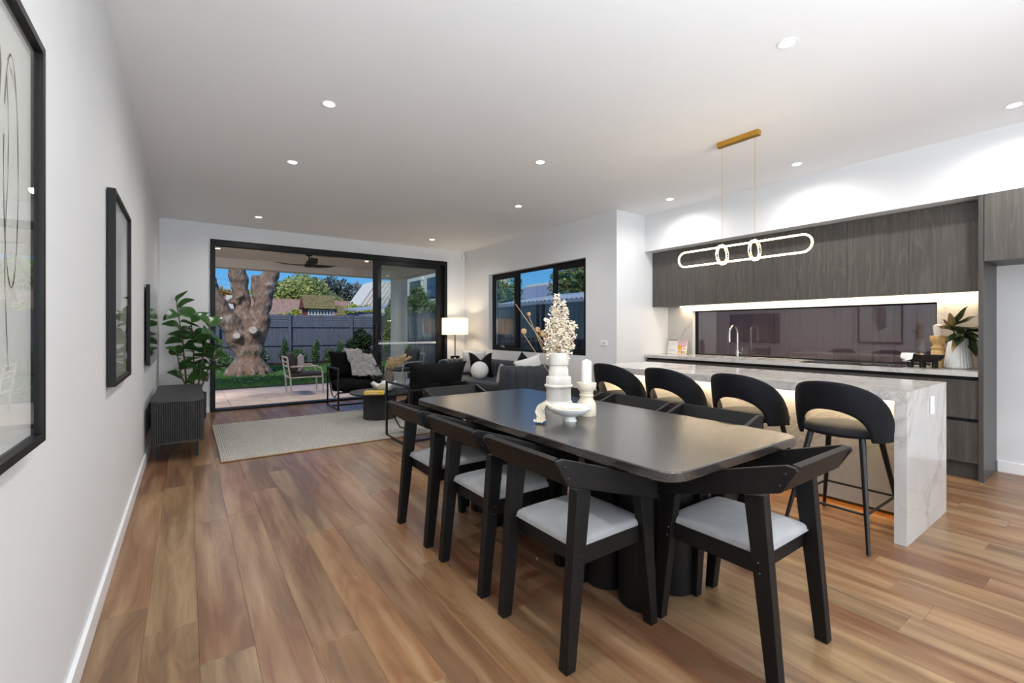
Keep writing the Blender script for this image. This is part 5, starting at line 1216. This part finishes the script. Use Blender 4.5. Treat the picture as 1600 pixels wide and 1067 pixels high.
# sofa
def sofa():
    t = thing('channel_sofa', 'charcoal velvet sofa with curved channel tufted back and arms', 'sofa', (4.1, 6.5, 0))
    ctrl = [(3.70,7.28),(3.82,7.46),(4.12,7.55),(4.38,7.50),(4.53,7.20),(4.56,6.5),(4.55,5.9),(4.52,5.55),(4.42,5.30),(4.20,5.26),(3.98,5.42),(3.84,5.66)]
    P = [Vector((x-4.1, y-6.5, 0)) for x, y in ctrl]
    S_ = []
    for i in range(len(P)-1):
        p0, p1, p2, p3 = P[max(0,i-1)], P[i], P[i+1], P[min(len(P)-1, i+2)]
        for k in range(14):
            q = k/14; S_.append(0.5*((2*p1)+(p2-p0)*q+(2*p0-5*p1+4*p2-p3)*q*q+(3*p1-p0-3*p2+p3)*q**3))
    S_.append(P[-1])
    L = [0]
    for a, b_ in zip(S_, S_[1:]): L.append(L[-1]+(b_-a).length)
    tot = L[-1]; nch = round(tot/0.13)
    def at(s_):
        for i in range(len(L)-1):
            if s_ <= L[i+1]+1e-9:
                f = (s_-L[i])/(L[i+1]-L[i]); p = S_[i].lerp(S_[i+1], f); d = (S_[i+1]-S_[i]).normalized(); return p, Vector((d.y, -d.x, 0))
        d = (S_[-1]-S_[-2]).normalized(); return S_[-1], Vector((d.y, -d.x, 0))
    prof = [(1,0.06),(1,0.35),(1,0.58),(0.92,0.645),(0.6,0.685),(0.0,0.70),(-0.6,0.685),(-0.92,0.645),(-1,0.58),(-1,0.35),(-1,0.06)]
    base_w = 0.085
    def f(u, v):
        s_ = tot*u; p, n = at(s_); ph = (u*nch) % 1.0; bul = math.sqrt(max(0, math.sin(PI*ph)))*0.022
        k = int(round(v*10)); o_, z = prof[k]
        e_ = min(1.0, min(s_, tot-s_)/0.05); e_ = math.sqrt(max(0.02, 1-(1-e_)**2))
        w = (base_w+bul)*e_; return p+n*(o_*w)+Vector((0,0,z+(bul*0.5 if 3 < k < 7 else 0)))
    g = MB().surf(f, nch*8+1, 11); bmesh.ops.holes_fill(g.bm, edges=g.bm.edges, sides=0)
    g.build('channel_back', M['sofa'], t, smooth='all')
    inner = [at(tot*u)[0] for u in [i/40 for i in range(41)]]
    ring = [(p.x, p.y) for p in inner]; ring.append((ring[-1][0]-0.02, ring[-1][1]+0.05)); 
    front = [(-0.30, -0.55), (-0.36, 0.0), (-0.38, 0.5)]
    poly = ring+front
    MB().prism(poly, 0.06, 0.27).build('base', M['sofa'], t, smooth=True, bevel=0.03)
    c = Vector((sum(p[0] for p in poly)/len(poly), sum(p[1] for p in poly)/len(poly)))
    poly2 = [tuple(c+(Vector(p)-c)*0.97) for p in poly]
    o = MB().prism(poly2, 0.272, 0.415).build('seat_cushion', M['sofa'], t, smooth=True); m_ = o.modifiers.new('b', 'BEVEL'); m_.width = 0.045; m_.segments = 4; m_.limit_method = 'ANGLE'; m_.angle_limit = math.radians(50)
    for x, y in ((-0.25,-0.75),(-0.25,0.7),(0.35,-0.85),(0.35,0.75)): MB().cyl((x,y,0), (x,y,0.062), 0.02, seg=12).build('foot', M['black'], t)
sofa()
def cushion(label, mat, loc, w, h, th, rz, tilt, seed=0, concave=0.09, crumple=0.03, roll=0):
    t = MB().pillow(w, h, th, 18, concave, None, seed, crumple).build('cushion', mat, None, smooth='all')
    t.location = loc; t.rotation_euler = Euler((tilt, roll, rz), 'XYZ'); return tag(t, label, 'cushion', 'cushions on the charcoal sofa')
NCUSH = True
o = cushion('white square cushion at the far end of the sofa, behind the black one', M['fab_white'], (4.27, 7.16, 0.655), 0.50, 0.44, 0.12, math.radians(-58), 0.12)
o = cushion('black square cushion with a notched top beside the round white ball', M['velvet'], (4.20, 6.82, 0.630), 0.44, 0.44, 0.15, math.radians(-52), 0.14, 2, 0.10)
# notch in the black cushion
for v in o.data.vertices:
    if v.co.z > 0: v.co.z -= 0.13*math.exp(-(v.co.x/0.09)**2)*(v.co.z/0.22)
o = cushion('black cushion peeking over the near sofa arm, left of the white one', M['velvet'], (4.42, 5.86, 0.62), 0.40, 0.40, 0.13, math.radians(-80), -0.1, 3, roll=0.55)
o = cushion('white crumpled cushion peeking over the near sofa arm', M['fab_white'], (4.36, 5.62, 0.62), 0.44, 0.40, 0.13, math.radians(-40), 0.05, 4, crumple=0.05, roll=-0.3)
o = cushion('grey velvet cushion standing at the front of the near sofa arm', M['fab_grey'], (3.97, 5.78, 0.545), 0.32, 0.32, 0.13, math.radians(28), 0.08, 5, roll=0.25)
g = MB().lathe([(0.15*math.sin(PI*k/18), -0.15*math.cos(PI*k/18)) for k in range(19)], seg=36); o = g.build('ball_cushion', M['fab_white'], None, smooth='all', loc=(3.99, 6.52, 0.563)); tag(o, 'round white ball cushion on the charcoal sofa', 'cushion')

# side table and lamp
t = thing('side_table', 'small black side table in the far right corner behind the sofa', 'side table', (4.29, 7.87, 0))
MB().prism(rr(0.20, 0.20, 0.03), 0.64, 0.665).build('top', M['black'], t, smooth=True)
for x in (-0.17, 0.17):
    for y in (-0.17, 0.17): MB().box(x-0.012, x+0.012, y-0.012, y+0.012, 0, 0.64).build('leg', M['black'], t)
t = thing('table_lamp', 'lit table lamp with white drum shade in the far right corner', 'lamp', (4.23, 7.82, 0.6655))
MB().box(-0.075, 0.075, -0.05, 0.05, 0.045, 0.075).box(-0.075, -0.04, -0.05, 0.05, 0, 0.045).box(0.04, 0.075, -0.05, 0.05, 0, 0.045).build('base', M['black'], t, bevel=0.004)
MB().cyl((0,0,0.075), (0,0,0.60), 0.010, seg=12).build('pole', M['black'], t, smooth=True)
g = MB().lathe([(0.252,0.485),(0.252,0.805)], seg=56); o = g.build('lamp_shade', M['shade'], t, smooth='all')
b_ = o.data; bm_ = bmesh.new(); bm_.from_mesh(b_); bmesh.ops.delete(bm_, geom=[f for f in bm_.faces if abs(f.normal.z) > 0.9], context='FACES'); bm_.to_mesh(b_); bm_.free()
MB().lathe([(0.0,0.60),(0.02,0.61),(0.034,0.65),(0.02,0.69),(0.0,0.70)], seg=16).build('bulb', emit('warm_bulb', (1.0, 0.80, 0.55, 1), 30.0), t, smooth=True)
light('lamp_glow', 'POINT', (4.23, 7.82, 1.315), (0,0,0), 22, (1.0, 0.80, 0.56), shadow_soft_size=0.05)

# ================================================================ PATIO FURNITURE
def outdoor_chair(label, loc, rz, pillow=True):
    t = thing('outdoor_armchair', label, 'outdoor chair', loc, rz, 'white metal outdoor armchairs')
    for y in (-0.28, 0.28):
        P = [(-0.30, y, 0), (-0.31, y, 0.30), (-0.32, y, 0.535)]
        MB().tube([(0.30,y,0),(0.285,y,0.40),(0.25,y,0.515),(0.17,y,0.555),(-0.30,y,0.555)], 0.015, 8).build('arm_leg', M['outwhite'], t, smooth=True)
        MB().tube([(-0.28,y,0),(-0.30,y,0.30),(-0.36,y,0.735)], 0.015, 8).build('rear_leg', M['outwhite'], t, smooth=True)
    MB().tube([(-0.36,-0.28,0.735),(-0.36,0.28,0.735)], 0.015, 8).tube([(-0.33,-0.28,0.55),(-0.33,0.28,0.55)], 0.012, 8).tube([(-0.345,-0.28,0.64),(-0.345,0.28,0.64)], 0.012, 8).build('back_rails', M['outwhite'], t, smooth=True)
    MB().tube([(0.29,-0.28,0.34),(0.29,0.28,0.34),(-0.30,0.28,0.34),(-0.30,-0.28,0.34)], 0.013, 8, True).build('seat_frame', M['outwhite'], t, smooth=True)
    MB().rbox(-0.28, 0.30, -0.26, 0.26, 0.355, 0.425, 0.03, 3).build('seat_pad', M['fab_dark'], t, smooth=True)
    Mb = Matrix.Translation((-0.235, 0, 0.63)) @ Matrix.Rotation(math.radians(-10), 4, 'Y') @ Matrix.Rotation(PI/2, 4, 'Z')
    MB().pillow(0.50, 0.42, 0.13, 12, 0.04, Mb).build('back_pad', M['fab_dark'], t, smooth='all')
    return t
oc = outdoor_chair('white metal outdoor armchair with dark cushions on the open patio', (1.93, 9.93, PZ0), 0.0)
copy_thing(oc, (3.97, 9.75, PZ0), math.radians(200), 'white metal outdoor armchair seen through the closed door panel')
o = MB().pillow(0.38, 0.36, 0.12, 14, 0.08, None, 6, 0.03).build('scatter_cushion', plain('silver_satin', S(176, 168, 172), 0.4, var=0.12), None, smooth='all'); o.location = (1.84, 9.85, 0.585); o.rotation_euler = (0.05, 0.1, math.radians(78))
tag(o, 'silver grey scatter cushion on the open patio armchair', 'cushion')
